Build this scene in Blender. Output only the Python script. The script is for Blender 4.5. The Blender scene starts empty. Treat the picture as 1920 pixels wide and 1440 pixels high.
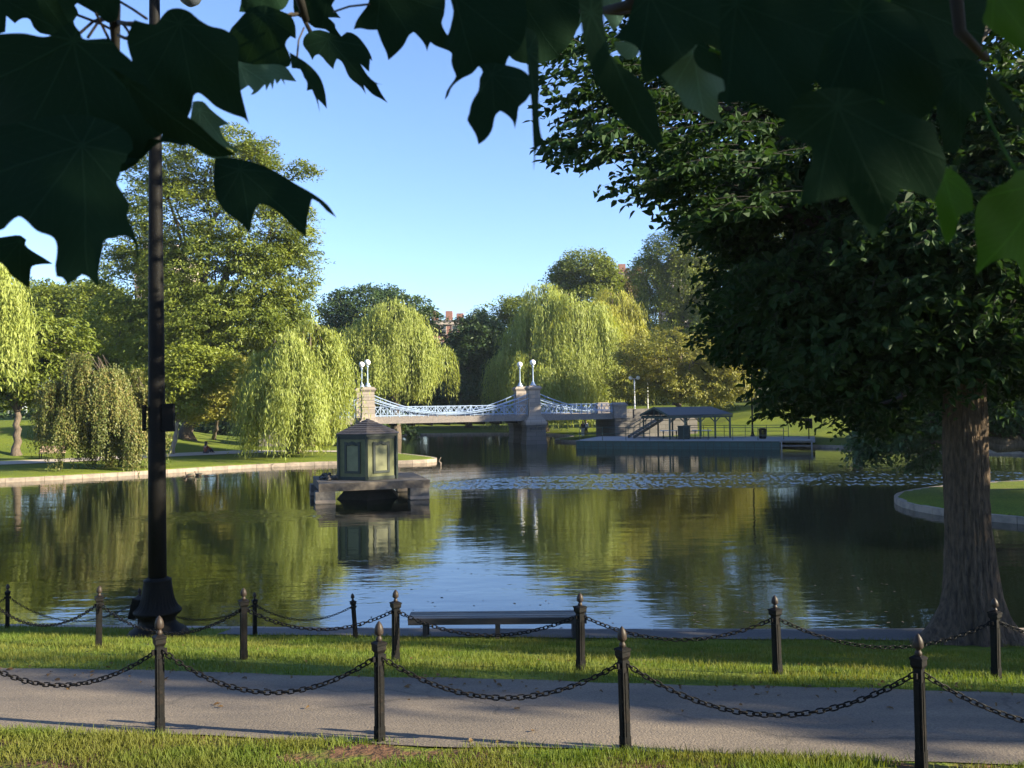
import bpy, math, random
import numpy as np
from mathutils import Matrix, Vector
from mathutils.geometry import delaunay_2d_cdt

SC = bpy.context.scene
COL = SC.collection
rs = np.random.RandomState(7)
random.seed(7)
R = math.radians

# ------------------------------------------------------------------ camera
HC = 4.3                       # eye height above the water (water is z = 0)
FPX = 1600.0                   # focal length in pixels of a 1920 px wide frame
PITCH, ROLL = R(1.2), R(0.8)
_r0 = Vector((1, 0, 0)); _u0 = Vector((0, -math.sin(PITCH), math.cos(PITCH)))
C_F = Vector((0, math.cos(PITCH), math.sin(PITCH)))
C_R = _r0 * math.cos(ROLL) - _u0 * math.sin(ROLL)
C_U = _u0 * math.cos(ROLL) + _r0 * math.sin(ROLL)
CP = Vector((0, 0, HC))
cam_d = bpy.data.cameras.new("camera"); cam = bpy.data.objects.new("camera", cam_d); COL.objects.link(cam)
cam_d.sensor_width = 36.0; cam_d.lens = FPX / 1920 * 36.0
cam_d.clip_start = 0.05; cam_d.clip_end = 3000
cam_d.dof.use_dof = True; cam_d.dof.focus_distance = 22.0; cam_d.dof.aperture_fstop = 13.0
m = Matrix((( C_R.x, C_U.x, -C_F.x, CP.x), (C_R.y, C_U.y, -C_F.y, CP.y), (C_R.z, C_U.z, -C_F.z, CP.z), (0, 0, 0, 1)))
cam.matrix_world = m
SC.camera = cam

# ------------------------------------------------------------------ light
SUN_AZ, SUN_EL = R(105), R(21)      # azimuth clockwise from the view direction (+Y)
sd = Vector((math.sin(SUN_AZ) * math.cos(SUN_EL), math.cos(SUN_AZ) * math.cos(SUN_EL), math.sin(SUN_EL)))
sun_d = bpy.data.lights.new("sun", 'SUN'); sun_d.energy = 5.0; sun_d.angle = R(0.5); sun_d.color = (1.0, 0.88, 0.63)
sun = bpy.data.objects.new("sun", sun_d); COL.objects.link(sun)
sun.rotation_euler = (-sd).to_track_quat('-Z', 'Y').to_euler(); sun.location = (60, -20, 60)
W = bpy.data.worlds.new("World"); SC.world = W; W.use_nodes = True
nt = W.node_tree
bg = nt.nodes["Background"]
sky = nt.nodes.new("ShaderNodeTexSky"); sky.sky_type = 'NISHITA'; sky.sun_disc = False
sky.sun_elevation = SUN_EL; sky.sun_rotation = SUN_AZ
sky.air_density = 1.0; sky.dust_density = 0.3; sky.ozone_density = 2.2; sky.altitude = 20
tint = nt.nodes.new("ShaderNodeMix"); tint.data_type = 'RGBA'; tint.blend_type = 'MULTIPLY'; tint.inputs[0].default_value = 1.0
tint.inputs[7].default_value = (.84, .92, 1.14, 1)
nt.links.new(sky.outputs[0], tint.inputs[6]); nt.links.new(tint.outputs[2], bg.inputs[0]); bg.inputs[1].default_value = 0.076
SC.view_settings.view_transform = 'Standard'; SC.view_settings.look = 'None'
SC.view_settings.gamma = 1.0; SC.view_settings.exposure = 1.95
SC.view_settings.use_curve_mapping = False
cy = SC.cycles
cy.use_denoising = True
try: cy.denoiser = 'OPENIMAGEDENOISE'
except Exception: pass
cy.max_bounces = 7; cy.diffuse_bounces = 3; cy.glossy_bounces = 3; cy.transmission_bounces = 4
cy.caustics_reflective = False; cy.caustics_refractive = False
cy.sample_clamp_indirect = 6.0

# ------------------------------------------------------------------ pixel -> world
def ray(px, py):
    return C_F + C_R * ((px - 960) / FPX) + C_U * ((720 - py) / FPX)
def atY(px, py, Y):
    d = ray(px, py); return CP + d * (Y / d.y)
def atZ(px, py, z):
    d = ray(px, py); return CP + d * ((z - HC) / d.z)

# ------------------------------------------------------------------ lagoon outline and terrain
LAG = np.array([(-95, 22), (-40, 18.6), (-20, 16.75), (-9.6, 15.95), (0, 15.3), (7, 14.95), (14, 14.8), (25, 14.6), (27.5, 17),
    (27.5, 22), (23.5, 25.6), (18.5, 27.2), (16.3, 29.0), (15.2, 31.2), (15.1, 33.6), (16.2, 36.2), (19, 38.6), (25, 41), (40, 43), (48, 50),
    (38, 61), (26, 74), (20, 79), (12, 85), (7, 88.2), (4.6, 90), (4.8, 93), (8, 100), (4, 111), (-5, 115), (-13, 115), (-18, 110),
    (-18, 97), (-16, 85), (-13, 76), (-9.0, 69.2), (-6.2, 64.6), (-5.6, 62.4), (-6.6, 61.2), (-9, 60.7), (-12.4, 61.4), (-18.6, 58.9),
    (-23, 54.8), (-29, 50.1), (-45, 44), (-95, 36)], float)
def chaikin(P, n=2):
    for _ in range(n):
        Q = np.roll(P, -1, 0)
        P = np.stack([P * .75 + Q * .25, P * .25 + Q * .75], 1).reshape(-1, 2)
    return P
LAGS = chaikin(LAG, 2)
def sdist(x, y):
    x = np.asarray(x, float); y = np.asarray(y, float)
    sh = x.shape; x = x.ravel(); y = y.ravel()
    best = np.full(x.shape, 1e18); ins = np.zeros(x.shape, bool)
    A = LAGS; B = np.roll(LAGS, -1, 0)
    for (ax, ay), (bx, by) in zip(A, B):
        ex, ey = bx - ax, by - ay; L = ex * ex + ey * ey + 1e-12
        t = np.clip(((x - ax) * ex + (y - ay) * ey) / L, 0, 1)
        best = np.minimum(best, (x - ax - t * ex) ** 2 + (y - ay - t * ey) ** 2)
        c = ((ay > y) != (by > y))
        if ey != 0: ins ^= c & (x < (bx - ax) * (y - ay) / ey + ax)
    d = np.sqrt(best); d[ins] *= -1
    return d.reshape(sh)
def smooth(t): t = np.clip(t, 0, 1); return t * t * (3 - 2 * t)
V_Z = ([-200, -40, 0, 4.9, 5.7, 5.85, 8.25, 8.8, 14.1, 15.1, 17], [7, 5, 2.62, 2.06, 1.97, 1.93, 1.61, 1.53, 0.36, 0.24, 0.22])
def land(x, y, d):
    zb = 0.26 + 0.03 * np.clip(d, 0, 10) + 0.004 * np.clip(d, 0, 300)
    zb = zb + smooth((d - 9) / 19) * 2.6 * smooth((-6 - x) / 8) * smooth((104 - y) / 14)
    zb = zb + smooth((d - 7) / 24) * 2.7 * smooth((x - 9) / 8) * smooth((y - 52) / 14)
    za = np.interp(y + 0.12 * x, V_Z[0], V_Z[1])
    w = smooth((y - 15.5 - 0.03 * np.abs(x)) / 5)
    return za * (1 - w) + zb * w
def terr(x, y):
    x = np.asarray(x, float); y = np.asarray(y, float)
    d = sdist(x, y)
    z = land(x, y, np.maximum(d, 0))
    return np.where(d < 0, np.maximum(-0.9, z + d * 4.0), z)
def zt(x, y): return float(terr(np.array([x]), np.array([y]))[0])
def ground(px, py, s0=3.0, s1=200.0):
    d = ray(px, py); t = np.linspace(s0, s1, 4000)
    P = np.array(CP)[None] + np.array(d)[None] * t[:, None]
    below = P[:, 2] < terr(P[:, 0], P[:, 1])
    i = int(np.argmax(below)) if below.any() else len(t) - 1
    p = P[i]; return Vector((p[0], p[1], zt(p[0], p[1])))

# ------------------------------------------------------------------ mesh builder
class G:
    def __init__(s): s.v = []; s.n = 0; s.l = []; s.k = []
    def add(s, V, F):
        V = np.asarray(V, np.float32).reshape(-1, 3)
        for f in F: s.l.append(np.asarray(f, np.int32) + s.n); s.k.append(np.array([len(f)], np.int32))
        s.v.append(V); s.n += len(V)
    def batch(s, V, F):             # F: (m,k) array of same-size faces
        V = np.asarray(V, np.float32).reshape(-1, 3); F = np.asarray(F, np.int32)
        s.l.append((F + s.n).ravel()); s.k.append(np.full(len(F), F.shape[1], np.int32)); s.v.append(V); s.n += len(V)
    def box(s, c, size, rz=0.0, M=None):
        hx, hy, hz = [a / 2 for a in size]
        V = np.array([(x * hx, y * hy, z * hz) for z in (-1, 1) for y in (-1, 1) for x in (-1, 1)], float)
        if M is not None: V = V @ np.array(M.to_3x3()).T
        elif rz: V = V @ np.array(Matrix.Rotation(rz, 3, 'Z')).T
        V = V + np.array(c)
        s.batch(V, [(0, 2, 3, 1), (4, 5, 7, 6), (0, 1, 5, 4), (2, 6, 7, 3), (0, 4, 6, 2), (1, 3, 7, 5)])
    def bar(s, p, q, w, h=None):    # rectangular bar between two points
        p = Vector(p); q = Vector(q); d = q - p; L = d.length
        if L < 1e-6: return
        h = h or w
        zx = d.normalized(); up = Vector((0, 0, 1)) if abs(zx.z) < .95 else Vector((1, 0, 0))
        yx = up.cross(zx).normalized(); ux = zx.cross(yx)
        M = Matrix((zx, yx, ux)).transposed()
        s.box((p + q) / 2, (L, w, h), M=M)
    def tube(s, P, r, n=8, cap=True):
        P = [Vector(p) for p in P]; m_ = len(P)
        if np.isscalar(r): r = [r] * m_
        V = []; a0 = None
        for i, p in enumerate(P):
            t = (P[min(i + 1, m_ - 1)] - P[max(i - 1, 0)])
            t = t.normalized() if t.length > 1e-9 else Vector((0, 0, 1))
            if a0 is None:
                a0 = t.cross(Vector((0, 0, 1)) if abs(t.z) < .9 else Vector((1, 0, 0))).normalized()
            else:
                a0 = (a0 - t * a0.dot(t)); a0 = a0.normalized() if a0.length > 1e-6 else t.orthogonal().normalized()
            b = t.cross(a0)
            for k in range(n):
                an = 2 * math.pi * k / n
                V.append(p + (a0 * math.cos(an) + b * math.sin(an)) * r[i])
        F = [(i * n + k, i * n + (k + 1) % n, (i + 1) * n + (k + 1) % n, (i + 1) * n + k) for i in range(m_ - 1) for k in range(n)]
        s0 = s.n
        s.batch(np.array(V), F)
        if cap:
            s.l.append(np.arange(n - 1, -1, -1, dtype=np.int32) + s0); s.k.append(np.array([n], np.int32))
            s.l.append(np.arange(n, dtype=np.int32) + s0 + (m_ - 1) * n); s.k.append(np.array([n], np.int32))
    def lathe(s, prof, c, n=24, flute=None):
        V = []
        for (r, z) in prof:
            for k in range(n):
                a = 2 * math.pi * k / n
                rr = r * (1 + (flute(z, a) if flute else 0))
                V.append((c[0] + rr * math.cos(a), c[1] + rr * math.sin(a), c[2] + z))
        m_ = len(prof)
        F = [(i * n + k, i * n + (k + 1) % n, (i + 1) * n + (k + 1) % n, (i + 1) * n + k) for i in range(m_ - 1) for k in range(n)]
        s0 = s.n
        s.batch(V, F)
        s.l.append(np.arange(n - 1, -1, -1, dtype=np.int32) + s0); s.k.append(np.array([n], np.int32))
        s.l.append(np.arange(n, dtype=np.int32) + s0 + (m_ - 1) * n); s.k.append(np.array([n], np.int32))
    def prism(s, poly, z0, z1):
        n = len(poly)
        V = [(x, y, z0) for x, y in poly] + [(x, y, z1) for x, y in poly]
        F = [tuple(range(n - 1, -1, -1)), tuple(range(n, 2 * n))] + [(i, (i + 1) % n, n + (i + 1) % n, n + i) for i in range(n)]
        s.add(V, F)
    def sphere(s, c, r, n=12, sc=(1, 1, 1)):
        prof = [(max(1e-3, math.sin(math.pi * i / n)) * r, -math.cos(math.pi * i / n) * r) for i in range(n + 1)]
        V = []
        for (rr, z) in prof:
            for k in range(n * 2 // 1):
                a = 2 * math.pi * k / (2 * n); V.append((c[0] + rr * math.cos(a) * sc[0], c[1] + rr * math.sin(a) * sc[1], c[2] + z * sc[2]))
        q = 2 * n
        s.batch(V, [(i * q + k, i * q + (k + 1) % q, (i + 1) * q + (k + 1) % q, (i + 1) * q + k) for i in range(n) for k in range(q)])
    def mesh(s, name, off=(0, 0, 0), sm=False):
        me = bpy.data.meshes.new(name)
        V = np.concatenate(s.v) - np.array(off, np.float32); L = np.concatenate(s.l); K = np.concatenate(s.k)
        me.vertices.add(len(V)); me.vertices.foreach_set("co", V.astype(np.float32).ravel())
        me.loops.add(len(L)); me.loops.foreach_set("vertex_index", L.astype(np.int32))
        me.polygons.add(len(K))
        st = np.zeros(len(K), np.int32); st[1:] = np.cumsum(K)[:-1]
        me.polygons.foreach_set("loop_start", st); me.polygons.foreach_set("loop_total", K.astype(np.int32))
        me.polygons.foreach_set("use_smooth", np.full(len(K), bool(sm)))
        me.update(calc_edges=True)
        return me

def wloc(o):
    v = Vector((0, 0, 0))
    while o is not None: v += o.location; o = o.parent
    return v
def obj(name, g, mat, parent=None, sm=False, local=False):
    off = (0, 0, 0) if (parent is None or local) else wloc(parent)
    o = bpy.data.objects.new(name, g.mesh(name, off, sm)); COL.objects.link(o)
    o.data.materials.append(mat)
    if parent is not None: o.parent = parent
    return o
def tag(o, label=None, cat=None, group=None, kind=None):
    if label: o["label"] = label
    if cat: o["category"] = cat
    if group: o["group"] = group
    if kind: o["kind"] = kind
    return o
def thing(name, label, cat, loc, group=None):
    o = bpy.data.objects.new(name, None); COL.objects.link(o); o.location = loc
    o.empty_display_size = 0.2
    return tag(o, label, cat, group)
def copy_tree(o, parent=None):
    c = o.copy(); COL.objects.link(c); c.parent = parent
    for ch in list(o.children): copy_tree(ch, c)
    return c

# ------------------------------------------------------------------ materials
def newmat(name):
    M = bpy.data.materials.new(name); M.use_nodes = True
    return M, M.node_tree.nodes, M.node_tree.links, M.node_tree.nodes["Principled BSDF"]
def rgba(c): return (c[0], c[1], c[2], 1)
def noise(N, L, scale, detail=4, rough=.55, coord='Object', stretch=None):
    tc = N.new("ShaderNodeTexCoord"); t = N.new("ShaderNodeTexNoise")
    t.inputs["Scale"].default_value = scale; t.inputs["Detail"].default_value = detail; t.inputs["Roughness"].default_value = rough
    if stretch:
        mp = N.new("ShaderNodeMapping"); mp.inputs["Scale"].default_value = stretch
        L.new(tc.outputs[coord], mp.inputs[0]); L.new(mp.outputs[0], t.inputs["Vector"])
    else: L.new(tc.outputs[coord], t.inputs["Vector"])
    return t
def ramp(N, L, src, stops):
    r = N.new("ShaderNodeValToRGB"); e = r.color_ramp.elements
    while len(e) < len(stops): e.new(.5)
    for i, (p, c) in enumerate(stops): e[i].position = p; e[i].color = rgba(c)
    L.new(src, r.inputs[0]); return r
def mixc(N, L, fac, a, b, mode='MIX'):
    x = N.new("ShaderNodeMix"); x.data_type = 'RGBA'; x.blend_type = mode
    for s_, v in ((0, fac), (6, a), (7, b)):
        if hasattr(v, "is_linked") or hasattr(v, "links"): L.new(v, x.inputs[s_])
        else: x.inputs[s_].default_value = v if s_ == 0 else rgba(v)
    return x.outputs[2]
def bump(N, L, B, src, strength, dist):
    b = N.new("ShaderNodeBump"); b.inputs["Strength"].default_value = strength; b.inputs["Distance"].default_value = dist
    L.new(src, b.inputs["Height"]); L.new(b.outputs[0], B.inputs["Normal"]); return b
def m_plain(name, c1, c2=None, scale=6, rough=.6, metal=0.0, bmp=0.0, spec=.5, stops=(.35, .65), stretch=None):
    M, N, L, B = newmat(name)
    c2 = c2 or tuple(x * .75 for x in c1)
    t = noise(N, L, scale, 6, stretch=stretch)
    r = ramp(N, L, t.outputs[0], [(stops[0], c1), (stops[1], c2)])
    L.new(r.outputs[0], B.inputs["Base Color"])
    B.inputs["Roughness"].default_value = rough; B.inputs["Metallic"].default_value = metal
    B.inputs["Specular IOR Level"].default_value = spec
    if bmp: bump(N, L, B, t.outputs[0], 1.0, bmp)
    return M
def m_leaf(name, a, b, trans=.35, c3=None, back=None, rough=.5, cl=.5, spec=.3, veins=False):
    """leaf: colour varies per leaf (island) and per clump; lets light through"""
    M, N, L, B = newmat(name)
    ge = N.new("ShaderNodeNewGeometry")
    col = mixc(N, L, ge.outputs["Random Per Island"], a, b)
    t = noise(N, L, cl, 2)
    cr = ramp(N, L, t.outputs[0], [(.38, (0, 0, 0)), (.62, (1, 1, 1))])
    c3 = c3 or tuple(.5 * (x + y) * .8 for x, y in zip(a, b))
    f = N.new("ShaderNodeMath"); f.operation = 'MULTIPLY'; f.inputs[1].default_value = .6
    L.new(cr.outputs[0], f.inputs[0])
    col = mixc(N, L, f.outputs[0], col, c3)
    if back: col = mixc(N, L, ge.outputs["Backfacing"], col, back)
    if veins:
        at = N.new("ShaderNodeAttribute"); at.attribute_name = 'leaf_pos'; sp = N.new("ShaderNodeSeparateXYZ"); L.new(at.outputs["Vector"], sp.inputs[0])
        def mth(op, x, y=None):
            n = N.new("ShaderNodeMath"); n.operation = op
            for i_, v in enumerate((x, y)):
                if v is None: continue
                if hasattr(v, "links"): L.new(v, n.inputs[i_])
                else: n.inputs[i_].default_value = v
            return n.outputs[0]
        wn = noise(N, L, 14, 2); an = mth('ADD', mth('DIVIDE', mth('ARCTAN2', sp.outputs[1], sp.outputs[0]), .66), mth('MULTIPLY', mth('SUBTRACT', wn.outputs[0], .5), .22))
        fr = mth('SUBTRACT', an, mth('ROUND', an)); rad = mth('SQRT', mth('ADD', mth('MULTIPLY', sp.outputs[0], sp.outputs[0]), mth('MULTIPLY', sp.outputs[1], sp.outputs[1])))
        d1 = mth('MULTIPLY', mth('ABSOLUTE', fr), rad)                     # distance from a main vein
        q = mth('MULTIPLY', mth('SUBTRACT', rad, mth('MULTIPLY', d1, 1.1)), 11.0); f2 = mth('ABSOLUTE', mth('SUBTRACT', q, mth('ROUND', q)))
        v1 = N.new("ShaderNodeMapRange"); v1.inputs[1].default_value = .011; v1.inputs[2].default_value = .004; L.new(d1, v1.inputs[0])
        v2 = N.new("ShaderNodeMapRange"); v2.inputs[1].default_value = .07; v2.inputs[2].default_value = .02; v2.inputs[4].default_value = .4; L.new(f2, v2.inputs[0])
        vv = mth('MAXIMUM', v1.outputs[0], v2.outputs[0])
        col = mixc(N, L, mth('MULTIPLY', vv, .3), col, tuple(2.4 * x + .006 for x in (back or a)))
        tn_ = noise(N, L, 60, 3); hb = mth('ADD', mth('MULTIPLY', vv, -.6), mth('MULTIPLY', tn_.outputs[0], .5)); bump(N, L, B, hb, .6, .0012)
    L.new(col, B.inputs["Base Color"]); B.inputs["Roughness"].default_value = rough
    B.inputs["Specular IOR Level"].default_value = spec
    tr = N.new("ShaderNodeBsdfTranslucent")
    tc = mixc(N, L, 1.0, col, (1.35, 1.25, .55), 'MULTIPLY'); L.new(tc, tr.inputs[0])
    mx = N.new("ShaderNodeMixShader"); mx.inputs[0].default_value = trans
    out = N["Material Output"] if "Material Output" in N else N.get("Material Output")
    L.new(B.outputs[0], mx.inputs[1]); L.new(tr.outputs[0], mx.inputs[2]); L.new(mx.outputs[0], out.inputs[0])
    return M

MAT = {}
MAT['bark'] = m_plain('bark', (.12, .09, .065), (.05, .038, .028), 5, .9, bmp=.03, stretch=(2.5, 2.5, .5))
MAT['bark_pale'] = m_plain('bark_pale', (.34, .28, .22), (.2, .15, .11), 4, .9, bmp=.02, stretch=(2, 2, .5))
MAT['bark_dark'] = m_plain('bark_dark', (.03, .025, .02), (.018, .014, .012), 5, .9, bmp=.02, stretch=(2, 2, .5))
MAT['iron'] = m_plain('iron', (.003, .003, .0035), (.006, .0055, .005), 30, .65, bmp=.0015, spec=.1)
MAT['iron_worn'] = m_plain('iron_worn', (.004, .004, .0045), (.014, .010, .008), 22, .6, bmp=.003, spec=.14, stops=(.5, .72))
MAT['bronze'] = m_plain('bronze', (.035, .025, .02), (.02, .015, .013), 18, .5, spec=.22)
MAT['granite'] = m_plain('granite', (.22, .19, .175), (.15, .135, .13), 7, .85, bmp=.01)
MAT['granite_dark'] = m_plain('granite_dark', (.14, .125, .11), (.075, .068, .062), 5, .9, bmp=.02)
MAT['paint_blue'] = m_plain('paint_blue', (.3, .38, .52), (.24, .32, .45), 3, .45)
MAT['white_glass'] = m_plain('white_glass', (.85, .83, .8), (.78, .76, .74), 2, .25)
MAT['white_paint'] = m_plain('white_paint', (.75, .76, .78), (.6, .62, .66), 3, .5)
MAT['olive'] = m_plain('olive_paint', (.1, .108, .036), (.07, .078, .026), 4, .6, bmp=.003)
MAT['olive2'] = m_plain('olive_panel', (.16, .165, .075), (.12, .125, .055), 3, .55, bmp=.003)
MAT['dgreen'] = m_plain('dark_green_paint', (.005, .013, .009), (.008, .018, .012), 6, .6, bmp=.002)
MAT['shingle'] = m_plain('shingle', (.085, .07, .065), (.04, .035, .036), 9, .85, bmp=.03, stretch=(1, 1, 4))
MAT['slab'] = m_plain('weathered_slab', (.13, .108, .086), (.05, .042, .036), 3.5, .9, bmp=.025)
MAT['teal'] = m_plain('teal_paint', (.03, .09, .088), (.022, .066, .066), 2.5, .6, bmp=.004)
MAT['green_steel'] = m_plain('green_steel', (.015, .04, .036), (.022, .055, .05), 4, .5)
MAT['slate'] = m_plain('slate_roof', (.05, .06, .075), (.038, .046, .06), 4, .6, bmp=.01)
MAT['deck'] = m_plain('deck_board', (.24, .24, .245), (.18, .18, .19), 4, .75, stretch=(1, 6, 1))
MAT['wood_pale'] = m_plain('pale_slats', (.42, .3, .24), (.32, .22, .18), 6, .7)
MAT['skin'] = m_plain('skin', (.42, .25, .18), (.38, .22, .16), 8, .5)
MAT['hair'] = m_plain('hair', (.03, .02, .015), (.05, .03, .02), 20, .5)
MAT['cloth_red'] = m_plain('rust_cloth', (.25, .07, .035), (.2, .055, .03), 10, .9)
MAT['cloth_white'] = m_plain('white_cloth', (.7, .7, .72), (.6, .6, .64), 10, .9)
MAT['cloth_dark'] = m_plain('dark_cloth', (.04, .035, .05), (.06, .05, .06), 10, .9)
MAT['feather'] = m_plain('feather', (.16, .11, .075), (.09, .065, .05), 20, .8)
MAT['feather_dark'] = m_plain('feather_dark', (.03, .05, .035), (.05, .04, .03), 20, .6)
MAT['bill'] = m_plain('bill', (.4, .24, .05), (.3, .18, .04), 20, .5)
MAT['glass'] = m_plain('window_glass', (.05, .06, .075), (.08, .09, .1), 2, .08)
MAT['cream'] = m_plain('cream_stone', (.52, .44, .36), (.42, .35, .28), 1, .85)
MAT['grey_roof'] = m_plain('grey_roof', (.12, .11, .11), (.09, .085, .085), 1, .8)

def m_brick(name, a, b, mortar):
    M, N, L, B = newmat(name)
    tc = N.new("ShaderNodeTexCoord"); mp = N.new("ShaderNodeMapping"); mp.inputs["Rotation"].default_value = (R(90), 0, 0)
    br = N.new("ShaderNodeTexBrick"); br.inputs["Scale"].default_value = 3.0
    br.inputs[1].default_value = rgba(a); br.inputs[2].default_value = rgba(b); br.inputs[3].default_value = rgba(mortar)
    L.new(tc.outputs["Object"], mp.inputs[0]); L.new(mp.outputs[0], br.inputs[0]); L.new(br.outputs[0], B.inputs["Base Color"])
    B.inputs["Roughness"].default_value = .9
    return M
MAT['brick'] = m_brick('brick', (.3, .12, .085), (.22, .085, .06), (.3, .24, .2))
def m_blocks(name, a, b, mortar, sc=(1, 1)):
    M = m_brick(name, a, b, mortar); n = M.node_tree.nodes
    br = [x for x in n if x.type == 'TEX_BRICK'][0]
    br.inputs["Scale"].default_value = 1.0; br.inputs["Brick Width"].default_value = 1.1; br.inputs["Row Height"].default_value = .42
    br.inputs["Mortar Size"].default_value = .018
    return M
MAT['ashlar'] = m_blocks('ashlar', (.29, .245, .215), (.23, .2, .18), (.16, .14, .125))
MAT['ashlar_dark'] = m_blocks('ashlar_dark', (.11, .1, .095), (.08, .074, .07), (.05, .045, .04))

# leaves
MAT['lf_locust'] = m_leaf('leaf_locust', (.215, .25, .035), (.12, .16, .025), .38, (.06, .095, .02))
MAT['lf_green'] = m_leaf('leaf_green', (.17, .205, .028), (.095, .135, .02), .35)
MAT['lf_yellow'] = m_leaf('leaf_yellowgreen', (.24, .275, .04), (.14, .18, .025), .4)
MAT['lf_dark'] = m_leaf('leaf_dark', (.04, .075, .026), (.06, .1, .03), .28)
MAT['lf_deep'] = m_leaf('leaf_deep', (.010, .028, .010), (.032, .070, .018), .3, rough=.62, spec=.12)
MAT['lf_orange'] = m_leaf('leaf_orange', (.255, .25, .05), (.15, .175, .034), .35, (.2, .18, .034))
MAT['lf_rust'] = m_leaf('leaf_rust', (.13, .075, .03), (.07, .08, .022), .3, (.06, .075, .02))
MAT['lf_copper'] = m_leaf('leaf_copper', (.21, .17, .055), (.12, .165, .036), .3, (.06, .085, .022), cl=.45)
MAT['lf_willow'] = m_leaf('leaf_willow', (.355, .395, .11), (.21, .265, .055), .4, (.2, .235, .05), cl=.35)
MAT['lf_willow2'] = m_leaf('leaf_willow_gold', (.41, .405, .08), (.265, .29, .05), .4, (.18, .18, .028), cl=.35)
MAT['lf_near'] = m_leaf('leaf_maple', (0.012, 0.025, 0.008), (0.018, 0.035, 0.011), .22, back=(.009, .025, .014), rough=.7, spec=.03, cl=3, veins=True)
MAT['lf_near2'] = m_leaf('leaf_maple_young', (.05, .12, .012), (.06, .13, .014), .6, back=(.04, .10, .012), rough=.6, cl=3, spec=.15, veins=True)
MAT['lf_pale'] = m_leaf('leaf_maple_underside_skylit', (0.112, 0.147, 0.119), (0.126, 0.161, 0.126), .2, back=(.06, .13, .105), rough=.6, cl=3, veins=True)  # pale maple underside with the sky light on it worked into the colour

# grass
def m_lawn():
    M, N, L, B = newmat('lawn')
    t = noise(N, L, .35, 5); r = ramp(N, L, t.outputs[0], [(.35, (.13, .165, .02)), (.65, (.085, .125, .016))])
    t2 = noise(N, L, 14, 4); r2 = ramp(N, L, t2.outputs[0], [(.3, (.55, .55, .5)), (.7, (1.3, 1.25, 1.1))])
    c = mixc(N, L, 1.0, r.outputs[0], r2.outputs[0], 'MULTIPLY')
    t3 = noise(N, L, .8, 6, .6); r3 = ramp(N, L, t3.outputs[0], [(.62, (0, 0, 0)), (.72, (1, 1, 1))])
    c = mixc(N, L, r3.outputs[0], c, (.13, .10, .05))
    ps = N.new("ShaderNodeSeparateXYZ"); gp = N.new("ShaderNodeNewGeometry"); L.new(gp.outputs["Position"], ps.inputs[0])
    mr = N.new("ShaderNodeMapRange"); mr.inputs[1].default_value = 7.2; mr.inputs[2].default_value = 6.4; L.new(ps.outputs[1], mr.inputs[0])
    t4 = noise(N, L, 2.2, 5, .6); r4 = ramp(N, L, t4.outputs[0], [(.42, (0, 0, 0)), (.55, (1, 1, 1))])
    c = mixc(N, L, mixc(N, L, 1.0, mr.outputs[0], r4.outputs[0], 'MULTIPLY'), c, (.11, .06, .035))
    L.new(c, B.inputs["Base Color"]); B.inputs["Roughness"].default_value = .9
    B.inputs["Specular IOR Level"].default_value = .15
    bump(N, L, B, t2.outputs[0], 1.0, .05)
    return M
MAT['lawn'] = m_lawn()
MAT['blade'] = m_leaf('grass_blade', (.125, .165, .025), (.07, .12, .016), .4, (.16, .145, .036), rough=.6, cl=1.2, spec=.2)
MAT['asphalt'] = m_plain('asphalt', (.175, .152, .126), (.098, .088, .078), 60, .9, bmp=.008, spec=.2)
def m_asphalt():
    M = m_plain('asphalt', (.21, .175, .138), (.12, .102, .088), 60, .9, bmp=.008, spec=.2); N, L = M.node_tree.nodes, M.node_tree.links; B = N["Principled BSDF"]
    src = B.inputs["Base Color"].links[0].from_socket
    t = noise(N, L, 1.1, 5, .6, stretch=(.5, 1.4, 1)); r_ = ramp(N, L, t.outputs[0], [(.3, (.66, .67, .7)), (.7, (1.16, 1.12, 1.06))])
    c = mixc(N, L, 1.0, src, r_.outputs[0], 'MULTIPLY')
    tc = N.new("ShaderNodeTexCoord"); v = N.new("ShaderNodeTexVoronoi"); v.feature = 'DISTANCE_TO_EDGE'; v.inputs["Scale"].default_value = .42
    tw = noise(N, L, 3, 4); ad = N.new("ShaderNodeVectorMath"); ad.operation = 'ADD'; sc = N.new("ShaderNodeVectorMath"); sc.operation = 'SCALE'; sc.inputs[3].default_value = .35
    L.new(tw.outputs["Color"], sc.inputs[0]); L.new(tc.outputs["Object"], ad.inputs[0]); L.new(sc.outputs[0], ad.inputs[1]); L.new(ad.outputs[0], v.inputs["Vector"])
    mr = N.new("ShaderNodeMapRange"); mr.inputs[1].default_value = .012; mr.inputs[2].default_value = .004; L.new(v.outputs["Distance"], mr.inputs[0])
    mk = ramp(N, L, noise(N, L, .5, 2).outputs[0], [(.42, (0, 0, 0)), (.55, (.4, .4, .4))])
    f = N.new("ShaderNodeMath"); f.operation = 'MULTIPLY'; L.new(mr.outputs[0], f.inputs[0]); L.new(mk.outputs[0], f.inputs[1])
    c = mixc(N, L, f.outputs[0], c, (.04, .035, .03)); L.new(c, B.inputs["Base Color"]); return M
MAT['asphalt'] = m_asphalt()
MAT['path_stone'] = m_plain('path_stone', (.1, .09, .088), (.07, .064, .064), 25, .9, bmp=.004)
MAT['path_far'] = m_plain('path_far', (.4, .34, .29), (.33, .28, .24), 3, .9)
MAT['coping'] = m_plain('coping_granite', (.3, .24, .19), (.18, .15, .125), 3, .85, bmp=.01)
MAT['dirt'] = m_plain('dirt', (.1, .06, .035), (.06, .038, .024), 12, .95, bmp=.02)

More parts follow.
